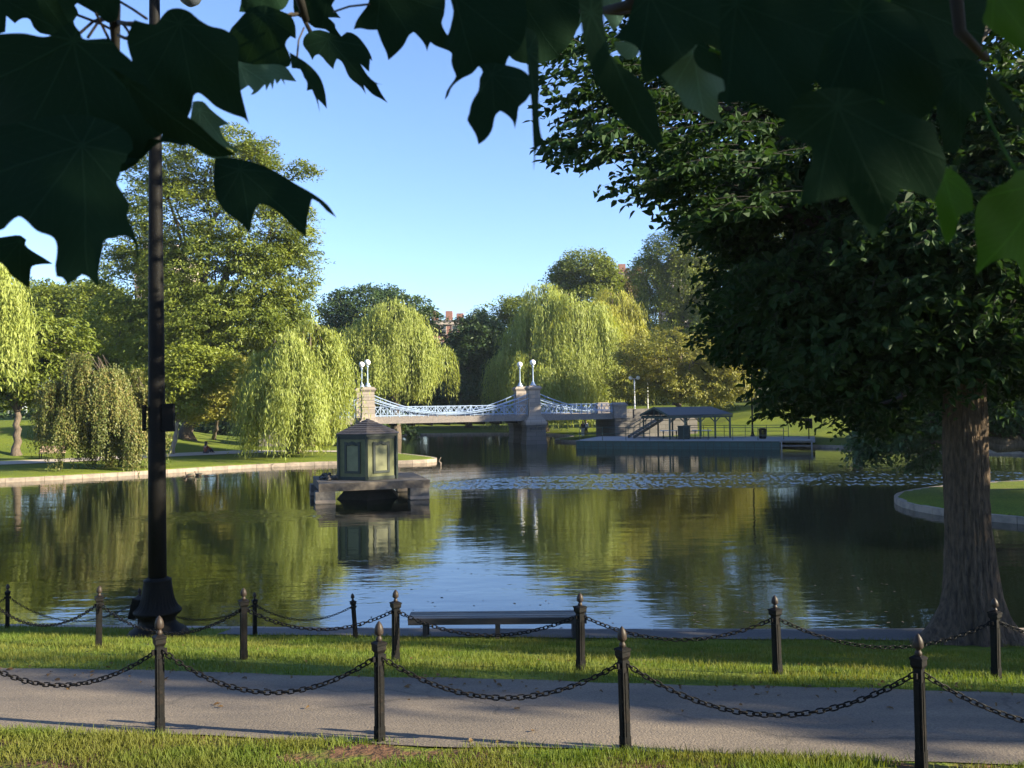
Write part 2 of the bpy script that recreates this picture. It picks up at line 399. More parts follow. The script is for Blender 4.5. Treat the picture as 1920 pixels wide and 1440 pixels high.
def m_water():
    M, N, L, B = newmat('water')
    B.inputs["Base Color"].default_value = (.005, .008, .005, 1); B.inputs["Roughness"].default_value = .035
    B.inputs["IOR"].default_value = 3.0; B.inputs["Specular IOR Level"].default_value = .5
    tc = N.new("ShaderNodeTexCoord")
    def nz(sc, det, st):
        mp = N.new("ShaderNodeMapping"); mp.inputs["Scale"].default_value = st
        t = N.new("ShaderNodeTexNoise"); t.inputs["Scale"].default_value = sc; t.inputs["Detail"].default_value = det
        L.new(tc.outputs["Object"], mp.inputs[0]); L.new(mp.outputs[0], t.inputs["Vector"]); return t.outputs[0]
    a = nz(.55, 2, (.6, 1.5, 1)); b = nz(2.6, 3, (.8, 1.3, 1)); c = nz(2.3, 2.5, (.9, 1.5, 1))
    def mul(x, k):
        n = N.new("ShaderNodeMath"); n.operation = 'MULTIPLY'; L.new(x, n.inputs[0])
        if hasattr(k, "links"): L.new(k, n.inputs[1])
        else: n.inputs[1].default_value = k
        return n.outputs[0]
    def add(x, y):
        n = N.new("ShaderNodeMath"); n.operation = 'ADD'; L.new(x, n.inputs[0]); L.new(y, n.inputs[1]); return n.outputs[0]
    d_ = nz(3.4, 2, (.45, 1.7, 1))
    h = add(add(mul(a, .012), mul(b, .0028)), mul(d_, .0024))
    bp = N.new("ShaderNodeBump"); bp.inputs["Strength"].default_value = 1.0; bp.inputs["Distance"].default_value = 1.0
    L.new(h, bp.inputs["Height"]); L.new(bp.outputs[0], B.inputs["Normal"])
    return M
ELLS = [(9.0, 45.7, 13.5, 4.9, 1.0), (20, 45.5, 12, 4.6, 1.0), (-10.8, 33.3, 4.4, 2.2, .6), (-1.0, 44.6, 5.0, 2.6, .7)]
MAT['water'] = m_water()

# ------------------------------------------------------------------ setting: ground, water, paths, coping
def axis(fine, lo, hi):
    a = list(fine); s_ = .6
    x = a[-1]
    while x < hi: s_ *= 1.18; x += s_; a.append(x)
    s_ = .6; x = a[0]; pre = []
    while x > lo: s_ *= 1.18; x -= s_; pre.append(x)
    return np.array(pre[::-1] + a)
xs = axis(np.arange(-34, 34.01, .3), -330, 330)
ys = axis(np.concatenate([np.arange(-4, 17.5, .22), np.arange(17.5, 122, .5)]), -60, 330)
XX, YY = np.meshgrid(xs, ys)
ZZ = terr(XX, YY)
nx, ny = len(xs), len(ys)
ii = (np.arange(ny - 1)[:, None] * nx + np.arange(nx - 1)[None]).ravel()
g = G(); g.batch(np.stack([XX, YY, ZZ], -1).reshape(-1, 3), np.stack([ii, ii + 1, ii + nx + 1, ii + nx], -1))
tag(obj('ground', g, MAT['lawn'], sm=True), kind='structure')
def fine(lo, hi, segs):
    out = []; x = lo
    for (a_, b_, st) in segs: out += list(np.linspace(x, a_, max(2, int((a_ - x) / 4)), endpoint=False)) + list(np.arange(a_, b_, st)); x = b_
    return np.array(out + list(np.linspace(x, hi, 16)))
wx = fine(-140, 60, [(-16, -6.5, .07), (-6, 31.5, .05)]); wy = fine(8, 122, [(30.8, 35.8, .07), (40.2, 51.2, .05)])
WX, WY = np.meshgrid(wx, wy)
def patch(X, Y):
    p = np.zeros_like(X)
    for cx, cy_, rx, ry, k in ELLS:
        e = ((X - cx) / rx) ** 2 + ((Y - cy_) / ry) ** 2; p = np.maximum(p, k * smooth((1.12 - e) / .55))
    st = .55 + .45 * np.sin(Y * 2.1 + .5 * np.sin(X * .35)) * np.sin(X * .23 + .9 * Y + 1) + .35 * np.sin(X * .9 + Y * 3.1)
    return p * np.clip(st + .45, .55, 1.1)
PM = patch(WX, WY); WZ = np.zeros_like(WX); r = np.random.RandomState(77); idx = PM > 1e-3
for k in range(46):
    lam = r.uniform(.14, .42); a = math.pi / 2 + r.normal(0, .75); kx, ky = math.cos(a) * 2 * math.pi / lam, math.sin(a) * 2 * math.pi / lam
    WZ[idx] += 0.042 * lam / (2 * math.pi) * np.sin(kx * WX[idx] + ky * WY[idx] + r.uniform(0, 6.28))
WZ *= PM
n_ = len(wx); i_ = (np.arange(len(wy) - 1)[:, None] * n_ + np.arange(n_ - 1)[None]).ravel()
g = G(); g.batch(np.stack([WX, WY, WZ], -1).reshape(-1, 3), np.stack([i_, i_ + 1, i_ + n_ + 1, i_ + n_], -1))
tag(obj('water', g, MAT['water'], sm=True), kind='structure')

def strip(lo, hi, x0, x1, nxs, nv, lift, wob=.04):
    """sheet following the bank between two v-lines"""
    X = np.linspace(x0, x1, nxs); T = np.linspace(0, 1, nv)
    wl = wob * (np.sin(X * 2.3) + .6 * np.sin(X * 5.1 + 1)); wh = wob * (np.sin(X * 1.9 + 2) + .7 * np.sin(X * 6.3))
    V = (lo + wl)[:, None] * (1 - T) + (hi + wh)[:, None] * T
    Xg = np.repeat(X[:, None], nv, 1); Yg = V - .12 * Xg
    Z = terr(Xg, Yg) + lift
    i = (np.arange(nxs - 1)[:, None] * nv + np.arange(nv - 1)[None]).ravel()
    g = G(); g.batch(np.stack([Xg, Yg, Z], -1).reshape(-1, 3), np.stack([i, i + nv, i + nv + 1, i + 1], -1)); return g
PA0, PA1 = 5.88, 8.3
tag(obj('path', strip(PA0, PA1, -60, 60, 500, 30, .012), MAT['asphalt'], sm=True), kind='structure')

# lakeside path following the near shore
def shore_strip(P, d0, d1, lift, wob=0.0):
    P = np.array(P); t = np.gradient(P, axis=0); t /= np.linalg.norm(t, axis=1)[:, None]
    nrm = np.stack([-t[:, 1], t[:, 0]], 1)
    if sdist(*(P[len(P) // 2] + nrm[len(P) // 2] * .5)) < 0: nrm = -nrm
    k = 8; T = np.linspace(0, 1, k); V = []
    for j, tt in enumerate(T):
        dd = d0 + (d1 - d0) * tt + (wob * np.sin(np.arange(len(P)) * .9) if j in (0, k - 1) else 0)
        Q = P + nrm * np.asarray(dd).reshape(-1, 1) if np.ndim(dd) else P + nrm * dd
        V.append(np.stack([Q[:, 0], Q[:, 1], terr(Q[:, 0], Q[:, 1]) + lift], 1))
    V = np.stack(V, 1); n = len(P)
    i = (np.arange(n - 1)[:, None] * k + np.arange(k - 1)[None]).ravel()
    g = G(); g.batch(V.reshape(-1, 3), np.stack([i, i + k, i + k + 1, i + 1], -1)); return g
def resample(P, step):
    P = np.array(P, float); s_ = np.r_[0, np.cumsum(np.linalg.norm(np.diff(P, axis=0), axis=1))]
    t = np.arange(0, s_[-1], step); return np.stack([np.interp(t, s_, P[:, 0]), np.interp(t, s_, P[:, 1])], 1)
near = resample([(-5.1, 15.62), (0, 15.3), (7, 14.97), (14, 14.83), (24, 14.65)], .4)
tag(obj('lakeside_path', shore_strip(near, .02, .8, .016, .03), MAT['path_stone'], sm=True), kind='structure')
leftshore = LAGS[(LAGS[:, 0] < -7) & (LAGS[:, 1] > 36) & (LAGS[:, 1] < 62.5)]
leftshore = resample(leftshore[np.argsort(leftshore[:, 0])], 1.0)
tag(obj('far_path', shore_strip(leftshore, 8.2, 10.6, .05), MAT['path_far'], sm=True), kind='structure')

# granite coping, block by block, all round the lagoon
g = G()
Pc = resample(np.vstack([LAGS, LAGS[:1]]), 1.0)
tn = np.roll(Pc, -1, 0) - np.roll(Pc, 1, 0); tn /= np.linalg.norm(tn, axis=1)[:, None] + 1e-9
nn = np.stack([-tn[:, 1], tn[:, 0]], 1)
flip = sdist(Pc[:, 0] + nn[:, 0] * .4, Pc[:, 1] + nn[:, 1] * .4) < 0
nn[flip] *= -1
for i in range(len(Pc) - 1):
    a, b = Pc[i], Pc[i + 1]; na, nb = nn[i], nn[i + 1]
    if np.linalg.norm(b - a) > 2: continue
    e = (b - a) * .008; a = a + e; b = b - e
    zl = zt(*(a + na * .3)) - .03 if a[1] > 17 else zt(*(a + na * .1)) + .004
    o, w = (.05, .1) if (a[1] < 17.6 and a[0] < 20) else (.12, .14) if (14 < a[0] < 30 and a[1] < 45) else (.22, .24)
    q = [a - na * o, b - nb * o, b + nb * w, a + na * w]
    V = [(x, y, -.5) for x, y in q] + [(x, y, zl) for x, y in q]
    g.batch(V, [(3, 2, 1, 0), (4, 5, 6, 7), (0, 1, 5, 4), (1, 2, 6, 5), (2, 3, 7, 6), (3, 0, 4, 7)])
tag(obj('shore_coping', g, MAT['coping']), kind='structure')

# ------------------------------------------------------------------ grass blades (near lawns)
def blades(n, v0, v1, x0, x1, h, w, keep=None):
    V = rs.uniform(v0, v1, n); X = rs.uniform(x0, x1, n); Y = V - .12 * X
    nzv = np.sin(X * 3.1 + np.sin(Y * 2.7) * 2) + np.sin(Y * 4.3 + X * 1.7) + rs.normal(0, .8, n)
    ok = (nzv > -1.2) & (sdist(X, Y) > .12)
    if keep is not None: ok &= keep(X, Y, V)
    X, Y, V, nzv = X[ok], Y[ok], V[ok], nzv[ok]; n = len(X)
    Z = terr(X, Y) - .004
    a = rs.uniform(0, 2 * math.pi, n); H = h * rs.uniform(.5, 1.25, n) * (1 + .18 * np.clip(nzv, -1, 2)); Wd = w * rs.uniform(.7, 1.3, n)
    lean = rs.uniform(.15, .75, n) * H; la = rs.uniform(0, 2 * math.pi, n)
    bx, by = np.cos(a) * Wd, np.sin(a) * Wd; lx, ly = np.cos(la) * lean, np.sin(la) * lean
    P = np.stack([np.stack([X - bx, Y - by, Z], 1), np.stack([X + bx, Y + by, Z], 1),
                  np.stack([X + bx * .6 + lx * .35, Y + by * .6 + ly * .35, Z + H * .6], 1), np.stack([X - bx * .6 + lx * .35, Y - by * .6 + ly * .35, Z + H * .6], 1),
                  np.stack([X + lx, Y + ly, Z + H], 1)], 1)
    i = np.arange(n) * 5
    g = G(); g.batch(P.reshape(-1, 3), np.stack([i, i + 1, i + 2, i + 3], 1))
    g.l.append(np.stack([i + 3, i + 2, i + 4], 1).ravel().astype(np.int32)); g.k.append(np.full(n, 3, np.int32))
    return g
def not_path(X, Y, V):
    d = sdist(X, Y); return ~((X > -5.0 - rs.uniform(0, .6, len(X))) & (d < .77 + rs.normal(0, .04, len(X)))) & (np.abs(X - 7.2) + np.abs(Y - 13.4) > .7)
g1 = blades(125000, PA1 - .02, 15.6, -11, 11, .06, .0042, not_path)
o = obj('grass', g1, MAT['blade']); tag(o, kind='stuff', label='tufted green lawn sloping from the path to the water', cat='grass')
def worn(X, Y, V): return (np.sin(X * 2.1 + 1.3 * np.sin(Y * 5 + X)) + .8 * np.sin(X * 4.7 - Y * 6) + rs.normal(0, .5, len(X)) + .9 * (V < 5.35)) > -.55
g2 = blades(64000, 4.6, PA0 + .05, -4.6, 4.6, .055, .0035, worn)
o = obj('grass', g2, MAT['blade']); tag(o, kind='stuff', label='worn grass verge in front of the nearest chain fence', cat='grass')
X = rs.uniform(-6, 6, 260); Vv = np.where(rs.uniform(0, 1, 260) < .6, rs.normal(8.15, .25, 260), rs.uniform(4.8, 12.5, 260)); Yl = Vv - .12 * X
C = np.stack([X, Yl, terr(X, Yl) + .025], 1); n = 260
V, F = (None, None)
FL = (C, n)

# ------------------------------------------------------------------ foliage helpers 
def unit(a): return a / (np.linalg.norm(a, axis=-1, keepdims=True) + 1e-9)
def leaf_quads(C, Nn, A, Ln, Wd, shape='diamond'):
    """C centres, Nn normals, A leaf axes -> mesh batch arrays"""
    A = unit(A - Nn * (A * Nn).sum(-1, keepdims=True)); Bx = np.cross(Nn, A)
    l = Ln[:, None]; w = Wd[:, None]; n = len(C)
    if shape == 'diamond':
        V = np.stack([C - A * l * .5, C + Bx * w * .5 - A * l * .08, C + A * l * .5, C - Bx * w * .5 - A * l * .08], 1)
        i = np.arange(n) * 4
        return V.reshape(-1, 3), np.stack([i, i + 1, i + 2, i + 3], 1)
    # ovate, folded along the midrib, drip tip
    f = Nn * w * .16
    V = np.stack([C - A * l * .5, C + Bx * w * .46 - A * l * .22 + f, C + Bx * w * .40 + A * l * .12 + f, C + A * l * .55 - Nn * w * .2,
                  C - Bx * w * .40 + A * l * .12 + f, C - Bx * w * .46 - A * l * .22 + f], 1)
    i = np.arange(n) * 6
    F = np.concatenate([np.stack([i, i + 1, i + 2, i + 3], 1), np.stack([i, i + 3, i + 4, i + 5], 1)])
    return V.reshape(-1, 3), F
C, n = FL
V, F = leaf_quads(C, unit(np.array([0, 0, 1.0]) + rs.normal(0, .3, (n, 3))), unit(rs.normal(0, 1, (n, 3)) * [1, 1, .1]), rs.uniform(.025, .065, n), rs.uniform(.018, .045, n), 'ovate'); g = G(); g.batch(V, F)
MAT['dead_leaf'] = m_leaf('dead_leaf', (.16, .09, .03), (.08, .05, .025), .2, cl=4)
tag(obj('fallen_leaves', g, MAT['dead_leaf']), 'scattered brown fallen leaves along the path edge and lawn', 'leaves', kind='stuff')
def holes(P, f, seed):
    r = np.random.RandomState(seed); a = np.zeros(len(P))
    for k in range(5):
        w = r.normal(0, f * (1 + .5 * k), 3); a += np.sin(P @ w + r.uniform(0, 6.28)) / (1 + .4 * k)
    return a
def px_lobes(L, Y, dsq=.9):
    """pixel ellipses (cx, cy, rx, ry[, dY]) seen at distance Y -> world ellipsoids"""
    out = []
    for e in L:
        cx, cy_, rx, ry = e[:4]; y = Y + (e[4] if len(e) > 4 else 0)
        c = atY(cx, cy_, y); s_ = y / FPX
        out.append((np.array(c), np.array([rx * s_, rx * s_ * dsq, ry * s_])))
    return out
def crown(lobes, ncl, per, rcl, flat, llen, lwid, seed, gap=-.9, inner=.45, shape='diamond', droop=.25, up=.55, gapf=None):
    r = np.random.RandomState(seed)
    vol = np.array([np.prod(l[1]) ** .667 for l in lobes]); pr = vol / vol.sum()
    which = r.choice(len(lobes), ncl * 2, p=pr)
    cc = np.array([l[0] for l in lobes])[which]; rr = np.array([l[1] for l in lobes])[which]
    d = unit(r.normal(0, 1, (ncl * 2, 3))); rad = inner + (1 - inner) * r.uniform(0, 1, ncl * 2) ** .55
    P = cc + d * rr * rad[:, None]
    sz = np.mean([l[1].mean() for l in lobes])
    P = P[holes(P, gapf or 2.2 / sz, seed) > gap][:ncl]; n = len(P)
    ctr = np.average(np.array([l[0] for l in lobes]), axis=0, weights=vol)
    out = unit(P - ctr)
    C = np.repeat(P, per, 0); O = np.repeat(out, per, 0); N_ = len(C)
    sz_cl = np.repeat(rcl * r.uniform(.55, 1.35, n), per)
    off = r.normal(0, 1, (N_, 3)); off = unit(off) * (r.uniform(0, 1, N_) ** .5)[:, None]
    off[:, 2] *= flat
    # clump droops outward
    hd = (off * O)[:, :2].sum(1)
    C = C + off * sz_cl[:, None]; C[:, 2] -= droop * sz_cl * np.abs(hd)
    Nn = unit(np.array([0, 0, up]) + O * .45 + r.normal(0, .55, (N_, 3)))
    A = unit(O * .5 + off * .8 + r.normal(0, .5, (N_, 3)) - np.array([0, 0, .25]))
    Ln = llen * r.uniform(.65, 1.3, N_); Wd = lwid * r.uniform(.65, 1.3, N_)
    g = G(); V, F = leaf_quads(C, Nn, A, Ln, Wd, shape); g.batch(V, F)
    return g, P
def wobble(p, q, n, amp, seed, sag=0.0):
    r = np.random.RandomState(seed); p = np.array(p, float); q = np.array(q, float)
    t = np.linspace(0, 1, n)[:, None]; P = p * (1 - t) + q * t
    off = r.normal(0, amp, (n, 3)); off[0] = 0; off[-1] = 0
    P = P + off; P[:, 2] += sag * np.sin(np.pi * t[:, 0])
    return [Vector(x) for x in P]
def wood(base, lobes, P, r0, seed, fork=None, nt=30, flare=1.6):
    """trunk and limbs; returns (trunk builder, limb builder)"""
    r = np.random.RandomState(seed); base = np.array(base, float)
    ctr = np.mean([l[0] for l in lobes], axis=0); low = min(l[0][2] - l[1][2] for l in lobes)
    fz = fork if fork is not None else base[2] + max(1.5, (ctr[2] - base[2]) * .45)
    top = np.array([base[0] * .6 + ctr[0] * .4, base[1] * .6 + ctr[1] * .4, fz])
    gt = G(); n = 9
    pts = wobble(base - np.array([0, 0, .3]), top, n, r0 * .25, seed)
    rad = [r0 * (flare if i == 0 else (1 + (flare - 1) * .35 if i == 1 else 1) * (1 - .35 * i / (n - 1))) for i in range(n)]
    gt.tube(pts, rad, 12)
    gl = G()
    for k, (c, rr) in enumerate(lobes):
        a = wobble(top, c + np.array([0, 0, rr[2] * .2]), 7, np.linalg.norm(c - top) * .03, seed + k, sag=.04 * np.linalg.norm(c - top))
        gl.tube(a, [r0 * .5 * (1 - .8 * i / 6) for i in range(7)], 7)
    cs = np.array([l[0] for l in lobes])
    if len(P):
        for j in r.choice(len(P), min(nt, len(P)), replace=False):
            k = int(np.argmin(((cs - P[j]) ** 2).sum(1)))
            gl.tube(wobble(cs[k], P[j], 5, .12, seed + j), [r0 * .13, r0 * .1, r0 * .07, r0 * .045, r0 * .02], 5)
    return gt, gl
TREES = "park trees round the lagoon"
def tree(name, label, base, lobes, mat, ncl, per, rcl, flat, llen, lwid, r0, seed, bark='bark', cat='tree', group=None, **k):
    fork = k.pop('fork', None); nt_ = k.pop('nt', 30)
    t = thing(name, label, cat, base, group)
    g, P = crown(lobes, ncl, per, rcl, flat, llen, lwid, seed, **k)
    gt, gl = wood(base, lobes, P, r0, seed, fork, nt_)
    tr = obj('trunk', gt, MAT[bark], t, sm=True); obj('limbs', gl, MAT[bark], t, sm=True)
    obj('crown', g, MAT[mat], t)
    return t

def strands(starts, dirs, bottoms, seed, step, llen, lwid, arc=.5, sway=.12):
    """weeping shoots: each arcs out a little then hangs; narrow leaves along it"""
    r = np.random.RandomState(seed); Cs, As, Ns = [], [], []
    for p, d, zb in zip(starts, dirs, bottoms):
        L = max(.6, p[2] - zb); n = int(L / step) + 3; arc = float(np.linalg.norm(d)) + 1e-6; d = d / arc
        t = np.linspace(0, 1, n); s_ = t * (L + arc)
        hz = arc * (1 - np.exp(-s_ / (arc * .7 + 1e-6)))
        dz = np.where(s_ < arc, .25 * s_ * (1 - s_ / arc) - .15 * s_, 0) - np.maximum(0, s_ - arc * .55)
        ph = r.uniform(0, 6.28, 2)
        X = p[0] + d[0] * hz + sway * t * np.sin(s_ * .9 + ph[0]); Y = p[1] + d[1] * hz + sway * t * np.sin(s_ * .8 + ph[1])
        c = np.stack([X, Y, p[2] + dz], 1) + r.normal(0, .06, (n, 3))
        a = np.array([0, 0, -1.0]) + r.normal(0, .24, (n, 3)); 
        Cs.append(c); As.append(a); Ns.append(np.array([d[0], d[1], .35]) + r.normal(0, .6, (n, 3)))
    C = np.concatenate(Cs); A = unit(np.concatenate(As)); Nn = unit(np.concatenate(Ns)); n = len(C)
    V, F = leaf_quads(C, Nn, A, llen * r.uniform(.7, 1.3, n), lwid * r.uniform(.7, 1.3, n))
    g = G(); g.batch(V, F); return g
def willow(name, label, domes, bot, Y, mat, seed, nb=130, ns=22, llen=.34, lwid=.075, step=.2, base=None, cat='tree',
           bark='bark', rb=.62, depth=.85, bunch=.3, group=None, lenv=(.35, 1.0), arc=.9, sway=.12):
    """domes: (cx, top, rx) in pixels at distance Y; each is a fountain of weeping shoots"""
    r = np.random.RandomState(seed); s_ = Y / FPX
    D_ = []
    for q, (cx, tp, rx) in enumerate(domes):
        c = atY(cx, tp, Y); D_.append((c.x, Y + (0 if q == 0 else r.uniform(-.6, .6) * rx * s_ * 1.4), c.z, rx * s_))
    zb = atY(domes[0][0], bot, Y).z
    if base is None: base = (D_[0][0], Y, zt(D_[0][0], Y))
    t = thing(name, label, cat, base, group)
    w = np.array([d[3] * (d[2] - zb) for d in D_]); w = w / w.sum()
    S, D, B, tips = [], [], [], []
    for b in range(nb):
        k = r.choice(len(D_), p=w); cx, cy_, ct, rx = D_[k]; Hh = ct - zb
        u = r.uniform(0, 1) ** .8; th = r.uniform(0, 2 * math.pi); sh = 1.0 if r.uniform() < .7 else r.uniform(.4, .9)
        kk = 1 + .12 * math.sin(3 * th + seed + k) + .08 * math.sin(7 * th + 2 * seed) + r.normal(0, .07)
        zc = ct - Hh * .48; rz = Hh * .48; el = math.asin(u)
        h = np.array([cx + rx * .93 * kk * sh * math.cos(el) * math.cos(th), cy_ + rx * depth * kk * sh * math.cos(el) * math.sin(th), zc + rz * sh * math.sin(el) * r.uniform(.86, 1.0)])
        tips.append((k, h)); full = max(1.0, h[2] - zb); dd = np.array([math.cos(th), math.sin(th), 0])
        ln = full * r.uniform(*lenv) if u < .6 else min(full, Hh * r.uniform(.2, .6))
        n_ = int(ns * r.uniform(.5, 1.5)); aw = arc * r.uniform(.6, 1.5); bu = bunch * r.uniform(.6, 1.6)
        for q in range(n_):
            a = r.normal(0, bu, 3); a[2] *= .7; p = h + a
            S.append(p); D.append(unit(dd + r.normal(0, .35, 3) * np.array([1, 1, 0])) * aw * r.uniform(.4, 1.3)); B.append(max(zb + r.uniform(0, .06 * Hh + .2), p[2] - ln * r.uniform(.5, 1.1)))
    g = strands(S, D, B, seed, step, llen, lwid, sway=sway)
    gt, gl = G(), G()
    m0 = D_[0]; top_t = np.array([base[0] * .6 + m0[0] * .4, base[1] * .6 + m0[1] * .4, zb + (m0[2] - zb) * .45])
    gt.tube(wobble(np.array(base) - np.array([0, 0, .3]), top_t, 8, rb * .12, seed), [rb * (1.5 if i == 0 else 1.1 if i == 1 else 1 - .05 * i) for i in range(8)], 12)
    for j in range(0, len(tips), 2):
        k, h = tips[j]; dm = D_[k]; mid = np.array([dm[0] * .6 + h[0] * .4, dm[1] * .6 + h[1] * .4, min(dm[2] - .4, h[2] + (dm[2] - h[2]) * .6)])
        gl.tube([Vector(top_t), Vector(top_t * .5 + mid * .5 + np.array([0, 0, .3])), Vector(mid), Vector(h)], [rb * .28, rb * .2, rb * .1, rb * .03], 6)
    obj('trunk', gt, MAT[bark], t, sm=True); obj('limbs', gl, MAT[bark], t, sm=True); obj('crown', g, MAT[mat], t)
    return t

# ------------------------------------------------------------------ large structure: bridge
BO = np.array(atZ(1001, 833, 0.0)); BO[2] = 0
AX = np.array([.955, .297, 0]); AC = np.array([-.297, .955, 0])
def bl(u, w, z): return BO + AX * u + AC * w + np.array([0, 0, z])
BA = math.atan2(AX[1], AX[0])
SPAN = 16.6; WB = 4.3
bridge = thing('footbridge', 'small stone and pale blue iron suspension footbridge with globe lamps crossing the water', 'bridge', Vector(bl(-SPAN / 2, WB / 2, 0)))
def frustum(g, c, s0, s1, z0, z1):
    V = []
    for (sx, sy), z in ((s0, z0), (s1, z1)):
        for a, b in ((-1, -1), (1, -1), (1, 1), (-1, 1)): V.append(np.array(c) + AX * a * sx / 2 + AC * b * sy / 2 + np.array([0, 0, z]))
    g.batch(np.array(V), [(3, 2, 1, 0), (4, 5, 6, 7), (0, 1, 5, 4), (1, 2, 6, 5), (2, 3, 7, 6), (3, 0, 4, 7)])
DECK0, DECK1, RAIL = 2.45, 3.0, 4.0
for u in (-SPAN, 0):
    for w in (0, WB):
        c = bl(u, w, 0)
        gp = G(); frustum(gp, c, (2.35, 1.9), (2.2, 1.8), -.6, .35); frustum(gp, c, (2.1, 1.7), (2.0, 1.6), .35, 1.75)
        for k in range(7):
            for e in (-1, 1): frustum(gp, bl(u - .85 + k * .283, w + e * .86, 0), (.15, .12), (.15, .12), 1.55, 1.74)
        frustum(gp, c, (2.1, 1.75), (2.25, 1.9), 1.75, 2.0)
        pier = obj('pier', gp, MAT['ashlar_dark'], bridge)
        gt = G(); frustum(gt, c, (2.25, 1.9), (2.25, 1.9), 2.003, 2.3); frustum(gt, c, (2.1, 1.75), (1.55, 1.4), 2.3, 2.75)
        frustum(gt, c, (1.4, 1.25), (1.24, 1.12), 2.75, 3.15); frustum(gt, c, (1.24, 1.12), (1.2, 1.08), 3.15, 4.0)
        frustum(gt, c, (1.32, 1.2), (1.32, 1.2), 4.0, 4.12)
        for k in range(5): frustum(gt, c, (1.2 - .012 * k, 1.08 - .012 * k), (1.18 - .012 * k, 1.06 - .012 * k), 4.12 + k * .27, 4.36 + k * .27)
        frustum(gt, c, (1.1, .98), (1.1, .98), 4.12, 5.45)
        frustum(gt, c, (1.16, 1.04), (1.42, 1.3), 5.42, 5.62); frustum(gt, c, (1.46, 1.34), (1.46, 1.34), 5.62, 5.74); frustum(gt, c, (1.3, 1.18), (1.1, 1.0), 5.74, 5.9)
        obj('tower', gt, MAT['ashlar'], bridge)
        gl = G(); gl.lathe([(.32, 0), (.32, .08), (.24, .16), (.18, .24), (.19, .34), (.09, .42), (.065, .5), (.055, 1.8), (.08, 1.86), (.12, 1.92), (.14, 1.98), (.07, 2.04)], bl(u, w, 5.9), 14)
        lp = obj('lamp', gl, MAT['paint_blue'], bridge, sm=True)
        gg = G(); gg.sphere(bl(u, w, 8.24), .29, 10); obj('globe', gg, MAT['white_glass'], lp, sm=True)
LEFT, RIGHT = -SPAN - 6.6, 8.6
g = G()
def bbox(g, u0, u1, w0, w1, z0, z1):
    g.box(bl((u0 + u1) / 2, (w0 + w1) / 2, (z0 + z1) / 2), (u1 - u0, w1 - w0, z1 - z0), rz=BA)
bbox(g, LEFT, RIGHT + 1.6, .1, WB - .1, DECK0, DECK1 - .08)
for w in (-.12, WB - .16): bbox(g, LEFT, RIGHT + .4, w, w + .28, DECK0 - .07, DECK1)
obj('deck', g, MAT['granite'], bridge)
g = G()
for k in range(9): bbox(g, -SPAN + .9 + k * 1.75, -SPAN + 1.05 + k * 1.75, .12, WB - .12, DECK0 - .35, DECK0 - .003)
obj('floor_beams', g, MAT['iron'], bridge)
for w in (0.02, WB - .02):
    gr = G(); gc = G()
    for (u0, u1) in ((LEFT, -SPAN - .66), (-SPAN + .66, -.66), (.66, RIGHT)):
        n = int(round((u1 - u0) / 1.15)); st = (u1 - u0) / n
        bbox(gr, u0, u1, w - .04, w + .04, RAIL - .07, RAIL); bbox(gr, u0, u1, w - .035, w + .035, DECK1 + .08, DECK1 + .14)
        for k in range(n + 1): bbox(gr, u0 + k * st - .035, u0 + k * st + .035, w - .045, w + .045, DECK1, RAIL + .03)
        m_ = n * 2; s2 = (u1 - u0) / m_
        za, zb = DECK1 + .14, RAIL - .07
        for k in range(m_):
            a = u0 + k * s2
            gr.bar(bl(a, w - .012, za), bl(a + s2, w - .012, zb), .03, .045); gr.bar(bl(a + s2, w + .02, za), bl(a, w + .02, zb), .03, .045)
            gr.box(bl(a + s2 / 2, w - .05, (za + zb) / 2), (.13, .03, .13), rz=BA)
    obj('railing', gr, MAT['paint_blue'], bridge)
    for tier, (zt0, zm) in enumerate(((5.35, DECK1 + .32), (4.85, DECK1 + .2))):
        def cz(u):
            if u < -SPAN: t = (u - LEFT) / (-SPAN - LEFT); return zm + (zt0 - zm) * t ** 2
            if u > 0: t = 1 - u / RIGHT; return zm + (zt0 - zm) * max(t, 0) ** 2
            t = (u + SPAN / 2) / (SPAN / 2); return zm + (zt0 - zm) * t ** 2
        for (u0, u1) in ((LEFT, -SPAN - .5), (-SPAN + .5, -.5), (.5, RIGHT)):
            U = np.linspace(u0, u1, 22)
            gc.tube([bl(u, w - .16 - .1 * tier, cz(u)) for u in U], .05, 6)
            if tier == 0:
                for u in np.arange(u0 + .7, u1, .92):
                    gc.tube([bl(u, w - .16, cz(u)), bl(u, w - .16, DECK1 - .05)], .022, 5)
    obj('cable', gc, MAT['paint_blue'], bridge)
# end pedestals and the masonry abutments under the ends
for (u, s_) in ((RIGHT + .75, 1), (LEFT - .75, -1)):
    for w in (0, WB):
        g = G(); frustum(g, bl(u, w, 0), (1.4, 1.0), (1.4, 1.0), DECK1 - .55, 3.75); frustum(g, bl(u, w, 0), (1.6, 1.2), (1.6, 1.2), 3.753, 3.9); frustum(g, bl(u, w, 0), (1.5, 1.1), (1.1, .7), 3.903, 4.1)
        obj('pedestal', g, MAT['granite'], bridge)
    a = u - .6 * s_; b = u + (9 if s_ > 0 else 2.6) * s_
    g = G(); bbox(g, min(a, b), max(a, b), -.35, WB + .35, -.5, DECK0 - .01)
    for k in range(2): bbox(g, min(a, b), max(a, b), -.42, WB + .42, DECK0 - .28 - .01, DECK0 - .1 - .01) if k == 0 else None
    bbox(g, min(a + s_ * 2.2, b), max(a + s_ * 2.2, b), -.38, .0, DECK0 - .007, 3.35); bbox(g, min(a + s_ * 2.2, b), max(a + s_ * 2.2, b), WB, WB + .38, DECK0 - .007, 3.35)
    obj('abutment', g, MAT['ashlar_dark'], bridge)

